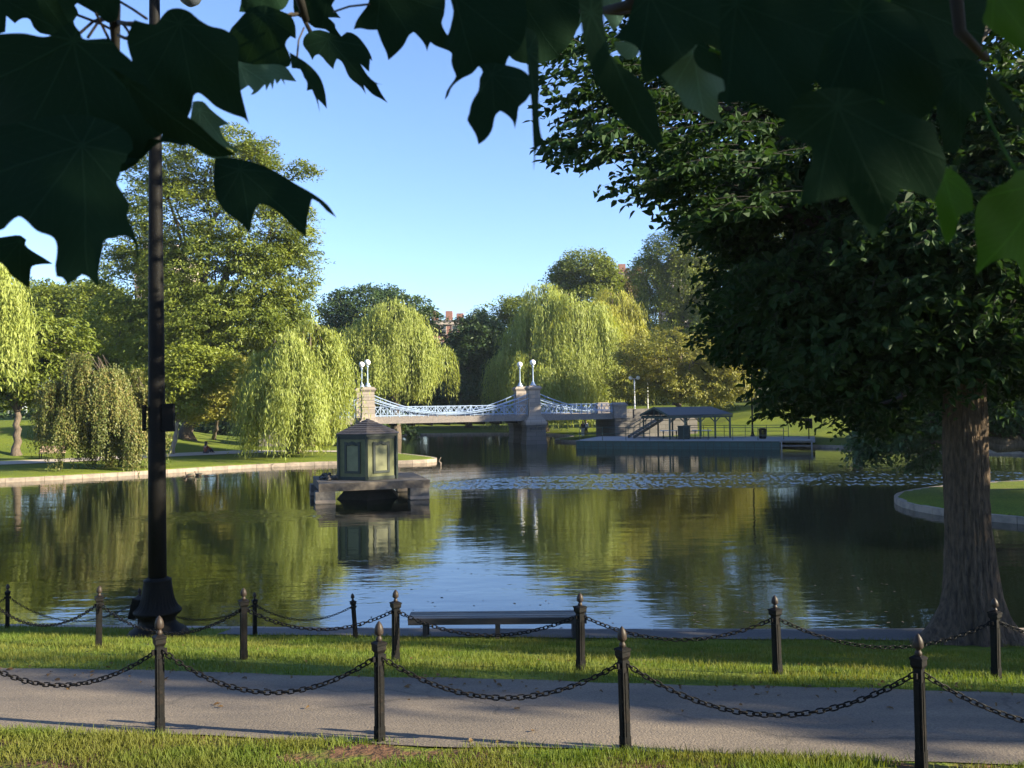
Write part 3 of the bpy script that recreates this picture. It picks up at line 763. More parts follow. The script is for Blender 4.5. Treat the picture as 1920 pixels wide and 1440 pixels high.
# ------------------------------------------------------------------ buildings beyond the trees
def building(name, label, px0, px1, topy, Y, mat, storeys, depth=14, roofm='grey_roof', chim=2, trim='cream', bay=2.4, seed=0, zb=.3):
    r = np.random.RandomState(seed)
    a = atY(px0, topy, Y); b = atY(px1, topy, Y); x0, x1, zt_ = a.x, b.x, a.z
    t = thing(name, label, 'building', Vector(((x0 + x1) / 2, Y + depth / 2, zb)))
    g = G(); g.box(((x0 + x1) / 2, Y + depth / 2, (zb + zt_) / 2), (x1 - x0, depth, zt_ - zb)); obj('wall', g, MAT[mat], t)
    hs = (zt_ - zb) / storeys; nb = max(2, int((x1 - x0) / bay)); bw = (x1 - x0) / nb
    g = G()
    g.box(((x0 + x1) / 2, Y - .12, zt_ - .35), (x1 - x0 + .6, .3, .5)); g.box(((x0 + x1) / 2, Y - .06, zt_ - hs * 1.02), (x1 - x0 + .1, .16, .3))
    obj('cornice', g, MAT[trim], t)
    g = G(); g.box(((x0 + x1) / 2, Y + depth / 2, zt_ + .2), (x1 - x0 + .3, depth + .1, .4)); rf = obj('roof', g, MAT[roofm], t)
    for k in range(chim):
        xx = x0 + (x1 - x0) * (k + .5 + r.uniform(-.2, .2)) / chim; h = r.uniform(1.4, 2.6)
        g = G(); g.box((xx, Y + r.uniform(2, 5), zt_ + .4 + h / 2), (1.6, 1.0, h)); g.box((xx, Y + 3, zt_ + .45), (1.2, 6, .3)); obj('chimney', g, MAT[mat], rf)
    for s_ in range(max(0, storeys - 4), storeys):
        for k in range(nb):
            xx = x0 + (k + .5) * bw; zz = zb + (s_ + .52) * hs
            g = G(); g.box((xx, Y - .04, zz), (1.35, .1, 1.95)); g.box((xx, Y - .1, zz - 1.03), (1.6, .22, .16)); w = obj('window', g, MAT[trim], t)
            g = G(); g.box((xx, Y - .085, zz + .45), (1.05, .03, .8)); g.box((xx, Y - .085, zz - .45), (1.05, .03, .8)); obj('pane', g, MAT['glass'], w)
    return t
building('brick_row_house', 'red brick row house with rooftop chimneys seen in the gap between the far willows', 800, 905, 604, 190, 'brick', 6, chim=4, seed=3)
building('apartment_block', 'tall cream stone and brick apartment block showing behind the big lamp mast', 252, 325, 476, 165, 'cream', 9, chim=2, trim='brick', seed=5)
building('brick_house', 'brown brick house showing above the right hand golden willow', 1150, 1215, 515, 185, 'brick', 7, chim=2, seed=8)
building('pink_house', 'pinkish stone house half hidden behind the tall tree right of the golden willow', 1255, 1345, 492, 175, 'cream', 8, chim=2, trim='brick', seed=9)

# ------------------------------------------------------------------ trees
def gz(px, Y, py=800):
    p = atY(px, py, Y); return (p.x, Y, zt(p.x, Y))
# left bank
tree('honey_locust', 'tall airy honey locust with layered yellow green foliage rising above the left bank', gz(352, 78),
     px_lobes([(395, 315, 100, 75), (470, 330, 75, 70), (330, 410, 105, 95), (460, 430, 125, 85), (540, 420, 55, 60), (400, 510, 150, 85), (520, 520, 85, 65), (270, 540, 95, 90), (420, 600, 150, 75), (540, 575, 50, 40), (420, 262, 55, 32), (500, 285, 40, 30), (570, 318, 26, 16), (565, 470, 42, 30), (340, 660, 110, 70), (300, 320, 65, 60), (255, 440, 70, 70), (230, 610, 80, 60), (500, 600, 90, 50), (330, 590, 110, 60)], 78, .8),
     'lf_locust', 3900, 40, 1.15, .34, .34, .13, .55, 11, gap=-1.25, droop=.5, group=TREES, nt=60)
tree('shade_tree', 'dense mid green tree behind the weeping copper tree on the left bank', gz(120, 92),
     px_lobes([(120, 590, 75, 65), (60, 600, 60, 55), (185, 600, 75, 75), (235, 650, 70, 70), (150, 660, 90, 60)], 92), 'lf_green', 1000, 40, 1.2, .5, .36, .17, .45, 12, group=TREES)
tree('shade_tree', 'pale olive tree with a loose top at far left between willow fronds and lamp mast', gz(165, 100),
     px_lobes([(150, 565, 55, 40), (185, 590, 60, 60), (95, 570, 40, 30)], 100), 'lf_yellow', 520, 36, 1.2, .5, .36, .17, .4, 13, group=TREES)
tree('broadleaf_tree', 'bushy green tree with a bare trunk at the left edge of the left lawn', tuple(ground(32, 853)),
     px_lobes([(40, 640, 85, 65), (110, 645, 60, 55), (0, 690, 70, 55), (65, 715, 70, 42), (20, 740, 50, 30), (-40, 640, 60, 60)], 63), 'lf_green', 900, 40, .85, .45, .3, .15, .3, 14, group=TREES)
willow('willow', 'yellow willow hanging in at the left edge of the frame', [(-70, 455, 95), (5, 520, 40), (-150, 500, 80)], 730, 47, 'lf_willow', 21, nb=90, ns=22, base=(-33.0, 47, zt(-33.0, 47)), group=TREES)
# weeping copper tree: cascades to the ground
def copper_shape(h, th, u):
    return h
willow('weeping_tree', 'low weeping tree with coppery green cascades trailing to the left shore', [(180, 648, 62), (125, 690, 40), (235, 690, 36), (200, 720, 55)], 887, 54.5, 'lf_copper', 31, nb=46, ns=46, llen=.15, lwid=.075, step=.055, base=tuple(ground(262, 862)), bunch=.17, rb=.22, depth=.6, lenv=(.45, 1.0), arc=.7, group=TREES)
tree('small_tree', 'slender young tree with pale trunk right of the lamp mast', tuple(ground(322, 852)),
     px_lobes([(350, 700, 62, 60), (300, 720, 50, 45), (400, 690, 50, 45), (345, 760, 45, 25)], 66), 'lf_yellow', 520, 40, .8, .45, .28, .12, .2, 15, bark='bark_pale', group=TREES)
tree('small_tree', 'low orange leaved tree on the slope behind the seated person', tuple(ground(400, 824)),
     px_lobes([(400, 745, 58, 45), (440, 715, 50, 45), (470, 760, 40, 38), (370, 770, 35, 25), (420, 690, 50, 30)], 75), 'lf_orange', 560, 40, .85, .4, .26, .12, .22, 16, group=TREES)
tree('shade_tree', 'rounded green tree on the hill behind the nearest willow', gz(470, 88),
     px_lobes([(480, 660, 60, 50), (430, 650, 60, 50), (525, 640, 60, 45), (350, 640, 70, 60)], 88), 'lf_locust', 700, 38, 1.1, .45, .34, .15, .35, 17, group=TREES)
willow('willow', 'full yellow green willow on the left lawn, its fronds brushing the duck house', [(583, 600, 50), (540, 618, 50), (500, 680, 38), (618, 628, 25), (560, 690, 72)], 846, 65, 'lf_willow', 41, nb=135, ns=36, llen=.4, lwid=.07, bunch=.26, lenv=(.5, 1.0), base=tuple(ground(553, 849)), group=TREES)
willow('willow', 'tall willow rising behind the left bridge tower', [(738, 566, 55), (695, 595, 46), (795, 628, 42), (715, 650, 62), (765, 600, 45)], 752, 104, 'lf_willow', 42, nb=120, ns=34, llen=.52, lwid=.095, step=.27, bunch=.4, arc=1.4, lenv=(.45, 1.0), group=TREES)
tree('spreading_tree', 'dark round crowned tree behind the willow at the left end of the bridge', gz(690, 130),
     px_lobes([(690, 590, 95, 58), (630, 600, 45, 45), (750, 590, 60, 45), (800, 610, 36, 36), (690, 650, 110, 60)], 130), 'lf_dark', 1000, 40, 1.5, .45, .5, .26, .55, 18, group=TREES)
tree('shade_tree', 'dark bluish tree filling the gap behind the middle of the bridge', gz(880, 126),
     px_lobes([(895, 640, 55, 55), (855, 690, 55, 70), (930, 690, 50, 80), (800, 730, 50, 55), (890, 745, 90, 45), (760, 745, 50, 40)], 126), 'lf_dark', 1300, 40, 1.4, .5, .48, .26, .55, 19, group=TREES)
tree('shade_tree', 'tree with a lighter grey green top left of the big willow', gz(930, 134),
     px_lobes([(925, 605, 48, 40), (965, 590, 45, 35), (900, 640, 45, 45)], 134), 'lf_green', 500, 38, 1.4, .5, .46, .24, .45, 20, group=TREES)
willow('willow', 'broad willow behind the right bridge tower', [(1015, 532, 60), (1065, 548, 48), (970, 610, 48), (1108, 570, 36), (1030, 650, 85)], 800, 112, 'lf_willow', 43, nb=150, ns=34, llen=.55, lwid=.1, step=.28, bunch=.42, lenv=(.45, 1.0), arc=1.4, group=TREES)
willow('willow', 'golden topped willow right of the bridge, above the orange cherry tree', [(1150, 542, 55), (1198, 572, 46), (1110, 565, 40), (1160, 640, 70)], 760, 119, 'lf_willow2', 44, nb=120, ns=34, llen=.56, lwid=.105, step=.28, bunch=.42, lenv=(.45, 1.0), arc=1.4, group=TREES)
tree('shade_tree', 'round headed green tree standing alone above the willows', gz(1095, 152),
     px_lobes([(1095, 508, 58, 42), (1060, 525, 36, 30), (1130, 525, 36, 34), (1095, 570, 60, 50)], 152), 'lf_green', 800, 40, 1.5, .5, .5, .27, .6, 22, group=TREES)
tree('shade_tree', 'rusty brown tree between the round headed tree and the tall one', gz(1172, 158),
     px_lobes([(1172, 530, 26, 34), (1150, 560, 34, 40)], 158), 'lf_rust', 300, 36, 1.4, .5, .46, .25, .4, 23, group=TREES)
tree('tall_tree', 'tall feathery green tree right of the golden willow, partly sunlit', gz(1270, 136),
     px_lobes([(1255, 480, 50, 48), (1310, 470, 60, 60), (1215, 520, 34, 45), (1290, 540, 70, 60), (1240, 580, 50, 50), (1350, 540, 60, 80), (1290, 430, 40, 28), (1330, 420, 40, 34)], 136), 'lf_locust', 1500, 40, 1.35, .75, .46, .2, .55, 24, droop=0, group=TREES)
tree('cherry_tree', 'wide low orange leaved cherry tree behind the boat dock', gz(1270, 99),
     px_lobes([(1225, 670, 75, 48), (1300, 680, 85, 55), (1180, 700, 52, 50), (1370, 700, 55, 45), (1250, 640, 55, 28), (1320, 725, 95, 35)], 99), 'lf_orange', 1500, 40, 1.1, .4, .3, .13, .42, 25, gap=-.6, group=TREES, nt=70)
tree('shade_tree', 'shaded green tree behind the cherry tree and the dock', gz(1420, 118),
     px_lobes([(1400, 640, 90, 65), (1480, 600, 80, 90), (1340, 620, 70, 50), (1430, 480, 75, 90), (1400, 400, 60, 70)], 118), 'lf_green', 1300, 40, 1.4, .5, .46, .25, .5, 26, group=TREES)
# right bank, in shade
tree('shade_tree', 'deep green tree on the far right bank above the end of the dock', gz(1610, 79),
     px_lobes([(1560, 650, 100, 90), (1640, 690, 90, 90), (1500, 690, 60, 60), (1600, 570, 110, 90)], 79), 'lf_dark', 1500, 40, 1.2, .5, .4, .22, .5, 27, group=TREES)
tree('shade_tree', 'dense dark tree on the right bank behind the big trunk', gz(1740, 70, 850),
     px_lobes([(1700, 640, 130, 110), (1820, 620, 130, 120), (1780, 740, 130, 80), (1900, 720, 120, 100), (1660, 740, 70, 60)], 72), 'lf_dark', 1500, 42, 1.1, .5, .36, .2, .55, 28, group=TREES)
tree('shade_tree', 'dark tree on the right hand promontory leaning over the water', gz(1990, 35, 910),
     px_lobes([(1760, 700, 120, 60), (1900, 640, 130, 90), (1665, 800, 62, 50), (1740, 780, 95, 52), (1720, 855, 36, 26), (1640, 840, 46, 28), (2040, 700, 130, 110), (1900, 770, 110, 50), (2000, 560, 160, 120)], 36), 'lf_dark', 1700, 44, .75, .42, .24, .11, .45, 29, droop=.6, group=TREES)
g = G(); r = np.random.RandomState(5); LB_ = []
for x in np.arange(-230, 250, 4.6):
    y = 158 + 12 * math.sin(x * .05) + r.uniform(-10, 10) + .0012 * x * x; h = r.uniform(8, 13.5); LB_.append((np.array([x, y, zt(x, y) + h * .42]), np.array([5.6, 4.5, h * .58])))
for x in np.arange(40, 150, 6.0):
    y = 108 - .45 * (x - 40) + r.uniform(-3, 3); h = r.uniform(5, 8); LB_.append((np.array([x, y, zt(x, y) + h * .42]), np.array([4.5, 3.5, h * .6])))
for x in np.arange(-140, -14, 5.0):
    y = 104 + r.uniform(-3, 3); h = r.uniform(4, 6.5); LB_.append((np.array([x, y, zt(x, y) + h * .42]), np.array([4.5, 3.5, h * .6])))
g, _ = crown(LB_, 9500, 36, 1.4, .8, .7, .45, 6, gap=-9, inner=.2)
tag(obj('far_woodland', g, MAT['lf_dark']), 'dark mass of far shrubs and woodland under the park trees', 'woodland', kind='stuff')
# backdrop row, left and right, behind everything
for k, (px, Y, tpy, w, mt, lab) in enumerate([  # far row
        (-70, 112, 455, 130, 'lf_green', 'green tree at the far left behind the willow fronds'),
        (270, 122, 560, 140, 'lf_green', 'green tree behind the honey locust, low on the hill'),
        (570, 128, 640, 90, 'lf_green', 'mid green tree between the nearest willow and the bridge willow'),
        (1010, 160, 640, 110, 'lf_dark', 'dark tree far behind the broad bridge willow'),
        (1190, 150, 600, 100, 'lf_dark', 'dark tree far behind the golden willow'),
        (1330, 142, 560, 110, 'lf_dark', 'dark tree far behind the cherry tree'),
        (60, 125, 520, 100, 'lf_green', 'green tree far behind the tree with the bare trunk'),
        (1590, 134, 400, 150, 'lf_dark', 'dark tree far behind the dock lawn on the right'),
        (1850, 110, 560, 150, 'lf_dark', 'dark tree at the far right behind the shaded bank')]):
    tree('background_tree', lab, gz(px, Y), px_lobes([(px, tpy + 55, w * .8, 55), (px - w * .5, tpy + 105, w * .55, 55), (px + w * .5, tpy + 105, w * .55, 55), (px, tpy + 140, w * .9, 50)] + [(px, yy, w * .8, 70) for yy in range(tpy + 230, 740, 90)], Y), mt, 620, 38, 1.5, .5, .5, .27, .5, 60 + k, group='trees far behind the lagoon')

# ------------------------------------------------------------------ the big tree at the right of the near shore
def sprays(O, D, Ln, seed, llen=.14, lwid=.092, twig=.004, dens=1.0):
    """leafy twigs: main axis from O along D (drooping), side twigs, ovate leaves hung in two ranks"""
    r = np.random.RandomState(seed); Cs, Ns, As = [], [], []; g2 = G()
    for o, d, L in zip(O, D, Ln):
        d = np.array(d, float); d /= np.linalg.norm(d); side = np.cross(d, [0, 0, 1.0]); side /= np.linalg.norm(side) + 1e-9
        ns = 7; t = np.linspace(0, 1, ns)
        ax = o + np.outer(t * L, d); ax[:, 2] -= .22 * L * t ** 2
        g2.tube([Vector(p) for p in ax], [twig * (1.6 - 1.3 * x) for x in t], 4, cap=False)
        tw = [(ax, L)]
        for k in range(int(5 * dens + .5)):
            f = r.uniform(.12, .85); b = o + d * f * L; b[2] -= .22 * L * f * f
            sd_ = d * .75 + side * (1 if k % 2 else -1) * r.uniform(.6, 1.1) + np.array([0, 0, r.uniform(-.25, .1)]); sd_ /= np.linalg.norm(sd_)
            l2 = L * r.uniform(.3, .55) * (1 - .4 * f); tt = np.linspace(0, 1, 4); P = b + np.outer(tt * l2, sd_); P[:, 2] -= .2 * l2 * tt ** 2
            g2.tube([Vector(p) for p in P], [twig * .7 * (1.3 - x) for x in tt], 3, cap=False); tw.append((P, l2))
        for P, l2 in tw:
            n = max(4, int(l2 / .055 * dens)); tt = np.linspace(.08, 1, n)
            sg = np.linspace(0, 1, len(P))
            Q = np.stack([np.interp(tt, sg, P[:, i]) for i in range(3)], 1)
            dr = unit(P[-1] - P[0]); sv = unit(np.cross(dr, [0, 0, 1.0])); sgn = np.where(np.arange(n) % 2, 1, -1)[:, None]
            A = unit(dr * .8 + sv * sgn * r.uniform(.5, 1, (n, 1)) + np.array([0, 0, -.45]) + r.normal(0, .22, (n, 3)))
            N_ = unit(np.array([0, -.25, .8]) + r.normal(0, .55, (n, 3)))
            Cs.append(Q + A * llen * .6 - np.array([0, 0, .02])); As.append(A); Ns.append(N_)
    C = np.concatenate(Cs); A = np.concatenate(As); Nn = np.concatenate(Ns); n = len(C)
    V, F = leaf_quads(C, Nn, A, llen * r.uniform(.65, 1.25, n), lwid * r.uniform(.7, 1.25, n), 'ovate')
    g = G(); g.batch(V, F); return g, g2
def lobes_pts(lobes, n, seed, inner=.3, gap=-1.0, gf=.9):
    r = np.random.RandomState(seed); vol = np.array([np.prod(l[1]) ** .667 for l in lobes]); w = r.choice(len(lobes), n * 2, p=vol / vol.sum())
    c = np.array([l[0] for l in lobes])[w]; rr = np.array([l[1] for l in lobes])[w]
    P = c + unit(r.normal(0, 1, (n * 2, 3))) * rr * (inner + (1 - inner) * r.uniform(0, 1, (n * 2, 1)) ** .5)
    return P[holes(P, gf, seed) > gap][:n]
bt = ground(1812, 1204); TB = np.array([bt.x + .05, bt.y, bt.z])
big = thing('lakeside_tree', 'big shade tree with ridged flaring trunk at the water edge on the right', 'tree', Vector(TB), TREES)
# trunk: buttressed, slightly leaning, ridged bark
nA, nZ = 96, 70
Zs = np.concatenate([np.linspace(-.25, .9, 26), np.linspace(1.0, 7.6, nZ - 26)]); V = []
for z in Zs:
    fl = 1.35 * math.exp(-max(z, -.1) / .4)
    r_ = .34 - .008 * max(z, 0) + .09 * math.exp(-max(z, 0) / .9)
    cx = TB[0] + .09 - .05 * max(z, 0) + .008 * max(z, 0) ** 2; cyy = TB[1]
    for k in range(nA):
        a = 2 * math.pi * k / nA
        but = fl * (.24 * max(0, math.cos(2.5 * (a - 3.3))) ** 2 + .2 * max(0, math.cos(1.5 * (a - 3.25))) ** 3 + .06 * max(0, math.cos(2 * (a + .25))) ** 2 + .10 * math.sin(5 * a + 1) ** 2)
        rdg = .015 * math.sin(23 * a + 2.2 * math.sin(z * 1.7) + 1.3 * math.sin(z * 4.1 + a)) + .013 * math.sin(41 * a + 3 * math.sin(z * 2.3 + 2)) + .012 * math.sin(z * 3 + 4 * a)
        rr = r_ + but + rdg
        V.append((cx + rr * math.cos(a), cyy + rr * math.sin(a), TB[2] + z))
i = np.array([(p * nA + k, p * nA + (k + 1) % nA, (p + 1) * nA + (k + 1) % nA, (p + 1) * nA + k) for p in range(len(Zs) - 1) for k in range(nA)])
g = G(); g.batch(V, i)
MAT['bark_big'] = m_plain('bark_big', (.125, .085, .053), (.045, .031, .021), 9, .95, bmp=.08, stretch=(2.4, 2.4, .6))
obj('trunk', g, MAT['bark_big'], big, sm=True)
YT = float(TB[1]) + 1.0
bl_lobes = px_lobes([(1250, 150, 230, 130, -1.5), (1200, 260, 190, 75, -2.2), (1350, 330, 180, 90, -1.5), (1500, 150, 260, 170, 0), (1480, 420, 190, 100, 0),
                     (1450, 560, 150, 90, .8), (1600, 560, 200, 110, -1.5), (1520, 660, 130, 75, 1), (1700, 640, 200, 70, -1.8), (1800, 380, 260, 260, .6), (1850, 560, 220, 110, 2),
                     (1950, 640, 180, 90, -1), (1780, 520, 200, 130, -3.2), (1880, 420, 190, 150, -3.0), (1680, 450, 150, 110, -3), (1600, 640, 120, 60, -2.6), (1830, 650, 140, 50, -2.6), (1480, 520, 130, 80, -2.2), (1700, 300, 190, 130, -2.4), (1880, 260, 160, 160, -2.4), (1560, 700, 80, 40, -1), (1400, 610, 90, 50, -.5), (1500, 730, 70, 45, 1.5), (1640, 760, 90, 50, 2.5), (1850, 690, 130, 50, 3), (2100, 450, 250, 260, 0)], YT, 1.0)
lo2 = px_lobes([(1700, -150, 420, 230, 0), (1350, -120, 320, 150, -1), (2150, 50, 300, 250, 0), (2000, -350, 350, 260, 1), (1500, -330, 320, 200, 1)], YT, 1.0)
top = np.array([TB[0] - .1, TB[1], TB[2] + 7.4])
gl = G()
for k, (c, rr) in enumerate(bl_lobes + lo2):
    hb = np.clip((c[2] - TB[2]) * .72, 4.4, 9.5)
    s0 = np.array([TB[0] + .02, TB[1], TB[2] + hb])
    a = wobble(s0, c, 8, .1, 300 + k, sag=.02 * np.linalg.norm(c - s0))
    gl.tube(a, [.12 * (1 - .85 * q / 7) + .008 for q in range(8)], 8)
gl.tube(wobble(top - np.array([0, 0, .2]), top + np.array([.6, .3, 5.5]), 7, .12, 5), [.34, .3, .27, .23, .19, .14, .08], 12)
obj('limbs', gl, MAT['bark_dark'], big, sm=True)
P1 = lobes_pts(bl_lobes, 1900, 71, .35, -1.0, 1.3)
keep_ = (P1[:, 0] > TB[0] - 3.6) | (holes(P1, 1.5, 4) > .15)          # airy left side, sky between the twigs
P1 = P1[keep_]
# horizontal layered sprays reaching out over the water to the left (their edge shows against the sky)
edge = [(1000, 105), (1010, 150), (1000, 195), (1035, 225), (1020, 262), (1085, 250), (1140, 285), (1020, 292), (1075, 300), (1120, 352), (1180, 340), (1160, 372), (1230, 350), (1250, 385), (1290, 405), (1250, 412), (1330, 380),
        (1190, 300), (1240, 320), (1100, 200), (1150, 230), (1060, 130), (1130, 160), (1210, 260), (1360, 300)]
O, D, Ln = [], [], []
r = np.random.RandomState(72)
for (x, y) in edge:
    for q in range(2):
        tip = np.array(atY(x + q * 16, y + q * 10, 11.2 + r.uniform(-1.2, 1.6))); d = unit(np.array([tip[0] - TB[0], (tip[1] - TB[1]) * .5, .12 + r.uniform(-.05, .12)])); L = r.uniform(1.1, 1.9)
        O.append(tip - d * L + np.array([0, 0, .22 * L])); D.append(d); Ln.append(L)
for p in P1:
    h = p - (TB + np.array([0, 0, 5.0])); d = unit(np.array([h[0], h[1], 0]) / (np.linalg.norm(h[:2]) + .1) + r.normal(0, .75, 3) * np.array([1, 1, .55]) - np.array([0, 0, .35]))
    L = r.uniform(.6, 1.25); O.append(p - d * L * .5); D.append(d); Ln.append(L)
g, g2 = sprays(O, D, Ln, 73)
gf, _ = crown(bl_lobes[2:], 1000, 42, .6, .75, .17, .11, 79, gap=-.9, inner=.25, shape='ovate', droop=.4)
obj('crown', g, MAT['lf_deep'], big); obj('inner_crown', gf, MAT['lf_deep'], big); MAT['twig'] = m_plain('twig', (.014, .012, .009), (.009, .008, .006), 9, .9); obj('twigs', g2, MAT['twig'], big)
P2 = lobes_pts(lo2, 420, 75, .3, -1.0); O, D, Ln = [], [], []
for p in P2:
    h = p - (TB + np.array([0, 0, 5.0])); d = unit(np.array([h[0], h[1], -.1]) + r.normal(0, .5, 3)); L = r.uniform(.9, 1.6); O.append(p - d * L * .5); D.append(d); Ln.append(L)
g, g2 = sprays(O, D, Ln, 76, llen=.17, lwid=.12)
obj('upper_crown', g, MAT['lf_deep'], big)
g = G()
for k in range(240):      # leaf litter and bare soil at the foot
    pass

# ------------------------------------------------------------------ trees to the right, outside the frame (they shade the foreground)
def side_tree(x, y, h, w, seed, label, lo=.28, n=800):
    z = zt(x, y); rr = np.random.RandomState(seed)
    L = [(np.array([x, y, z + h * .62]), np.array([w, w, h * .36]))]
    for k in range(5):
        a = k * 1.26 + seed; L.append((np.array([x + math.cos(a) * w * .6, y + math.sin(a) * w * .6, z + h * (lo + .2 + .12 * rr.uniform(-1, 1))]), np.array([w * .6, w * .6, h * .2])))
    return tree('shade_tree', label, (x, y, z), L, 'lf_dark', n, 34, 1.15, .5, .34, .2, .42, seed, group='trees along the right hand side')
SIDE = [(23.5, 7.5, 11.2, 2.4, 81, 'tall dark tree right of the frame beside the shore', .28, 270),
        (26, 1.1, 15, .46, 82, 'narrow dark tree right of the frame at the path side', .2, 240),
        (32, -5.0, 15, 1.0, 83, 'loose dark tree right of the frame, nearest to the viewer', .2, 45),
        (34, 28.5, 22, 7.0, 84, 'dark tree at the root of the right hand promontory', .28, 1000),
        (46, 20.0, 20, 5.5, 85, 'dark tree far right of the frame behind the bay', .28, 800),
        (46, 58.0, 15, 6.0, 86, 'dark tree on the right bank past the promontory', .28, 800)]
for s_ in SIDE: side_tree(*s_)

# ------------------------------------------------------------------ duck house on its stone stand
def hexp(c, r_, a0): return [(c[0] + r_ * math.cos(a0 + k * math.pi / 3), c[1] + r_ * math.sin(a0 + k * math.pi / 3)) for k in range(6)]
HA = R(277)
hc = np.array(atZ(691, 934, 0.0)); hc[1] += .6; hc[0] *= hc[1] / (hc[1] - .6); hc[2] = 0
SL1 = .87
stand = thing('stone_stand', 'weathered stone platform on four block piers standing in the water', 'platform', Vector((hc[0], hc[1], 0)))
pa = R(16.5); ux = np.array([math.cos(pa), math.sin(pa), 0]); uy = np.array([-math.sin(pa), math.cos(pa), 0])
sc_ = hc + ux * .05
g = G(); n = 14; hw, hd = 2.42, 2.2
ring = []
for e in range(4):
    for q in range(n):
        t = q / n * 2 - 1
        a = [(t, -1), (1, t), (-t, 1), (-1, -t)][e]
        j = rs.normal(0, .018)
        ring.append(sc_ + ux * a[0] * (hw + j) + uy * a[1] * (hd + j))
g.prism([(p[0], p[1]) for p in ring], .53, SL1)
obj('slab', g, MAT['slab'], stand)
for (a, b) in ((-1, -1), (1, -1), (1, 1), (-1, 1)):
    c = sc_ + ux * (a * (hw - .36) - .1) + uy * (b * (hd - .36) + .03)
    g = G(); M = Matrix.Rotation(pa, 3, 'Z')
    g.box((c[0], c[1], .33), (.84, .8, .394), M=M); g.box((c[0] + rs.uniform(-.03, .03), c[1], -.2), (.82, .78, .66), M=M)
    pr_ = obj('pier', g, MAT['granite_dark'], stand)
    g = G(); g.box((c[0], c[1], .1), (.86, .82, .13), M=M); obj('waterline_course', g, MAT['coping'], pr_)
g = G(); ca = hexp(hc, 1.62, HA)
V = []
for (z, r_) in ((-.6, 1.1), (0, 1.6), (.1, 1.48), (.25, 1.32), (.4, 1.24), (.526, 1.2)):
    V += [(x, y, z) for x, y in hexp(hc, r_, HA)]
g.batch(V, [(i * 6 + k, i * 6 + (k + 1) % 6, (i + 1) * 6 + (k + 1) % 6, (i + 1) * 6 + k) for i in range(5) for k in range(6)])
MAT['wet_stone'] = m_plain('wet_stone', (.03, .027, .025), (.018, .016, .015), 4, .7, bmp=.02); obj('core', g, MAT['wet_stone'], stand)
house = thing('duck_house', 'small hexagonal olive green duck house with dark panel frames and a shingled roof', 'duck house', Vector((hc[0], hc[1], SL1)))
HR = 1.47; Z0, Z1 = SL1 + .003, 2.83
g = G(); g.prism(hexp(hc, HR, HA), Z0, Z1); obj('wall', g, MAT['olive'], house)
g = G()
pts = hexp(hc, HR + .012, HA)
for k in range(6):
    x, y = pts[k]; g.box((x, y, (Z0 + Z1) / 2), (.12, .12, Z1 - Z0 - .01), rz=HA + k * math.pi / 3)
    a = Vector((*pts[k], 0)); b = Vector((*pts[(k + 1) % 6], 0)); d = (b - a).normalized()
    for zc_, hh in ((Z0 + .085, .15), (Z1 - .06, .11)):
        g.bar(a + d * .07 + Vector((0, 0, zc_)), b - d * .07 + Vector((0, 0, zc_)), .06, hh)
obj('corner_posts', g, MAT['dgreen'], house)
for k in range(6):
    a = Vector((*hexp(hc, HR, HA)[k], 0)); b = Vector((*hexp(hc, HR, HA)[(k + 1) % 6], 0)); d = (b - a).normalized(); nrm = Vector((d.y, -d.x, 0))
    mid = (a + b) / 2
    def P(u, z, o=.02): return mid + d * u + nrm * o + Vector((0, 0, z))
    g = G(); zb, zt_ = Z0 + .36, Z1 - .36
    for u in (-.36, .36): g.bar(P(u, zb), P(u, zt_), .1, .05) if False else g.box(P(u, (zb + zt_) / 2), (.11, .05, zt_ - zb), rz=math.atan2(d.y, d.x))
    g.box(P(0, zb), (.83, .055, .11), rz=math.atan2(d.y, d.x))
    prev = None                          # scalloped head of the frame
    for q in range(9):
        u = -.415 + .83 * q / 8; z = zt_ + .05 + .045 * math.cos(q / 8 * math.pi * 4) * (1 if q not in (0, 8) else .6)
        if prev is not None: g.bar(P(prev[0], prev[1], .022), P(u, z, .022), .055, .12)
        prev = (u, z)
    fr = obj('panel_frame', g, MAT['dgreen'], house)
    g = G(); g.box(P(0, (zb + zt_) / 2, .006), (.62, .02, zt_ - zb - .1), rz=math.atan2(d.y, d.x)); obj('panel', g, MAT['olive2'], house)
g = G(); RE = 1.63
g.prism(hexp(hc, RE - .05, HA), Z1 + .002, Z1 + .12); obj('fascia', g, MAT['dgreen'], house)
V = []; rows = 7
for i in range(rows):                    # stepped shingle courses
    f0, f1 = i / rows, (i + 1) / rows
    r0_, r1_ = RE * (1 - f0 * .93), RE * (1 - f1 * .93)
    z0_, z1_ = Z1 + .122 + .62 * f0 + (.02 if i else 0), Z1 + .122 + .62 * f1
    V += [(x, y, z0_) for x, y in hexp(hc, r0_ + .02, HA)] + [(x, y, z1_) for x, y in hexp(hc, r1_, HA)]
g = G(); g.batch(V, [(i * 6 + k, i * 6 + (k + 1) % 6, (i + 1) * 6 + (k + 1) % 6, (i + 1) * 6 + k) for i in range(rows * 2 - 1) for k in range(6)])
g.prism(hexp(hc, .1, HA), Z1 + .74, Z1 + .78); obj('roof', g, MAT['shingle'], house)
nest = G()
for k in range(26):
    a = rs.uniform(-1.0, 1.0); p = sc_ - ux * rs.uniform(1.35, 2.05) + uy * rs.uniform(-.6, 1.2); q = p + np.array([rs.uniform(-.3, .3), rs.uniform(-.3, .3), 0])
    nest.tube([Vector((p[0], p[1], SL1 + .03)), Vector(((p[0] + q[0]) / 2, (p[1] + q[1]) / 2, SL1 + rs.uniform(.06, .22))), Vector((q[0], q[1], SL1 + .03))], [.05, .06, .03], 6)
tag(obj('debris_heap', nest, MAT['slab'], sm=True), 'low heap of brush and rubble on the left end of the stone platform', 'debris')

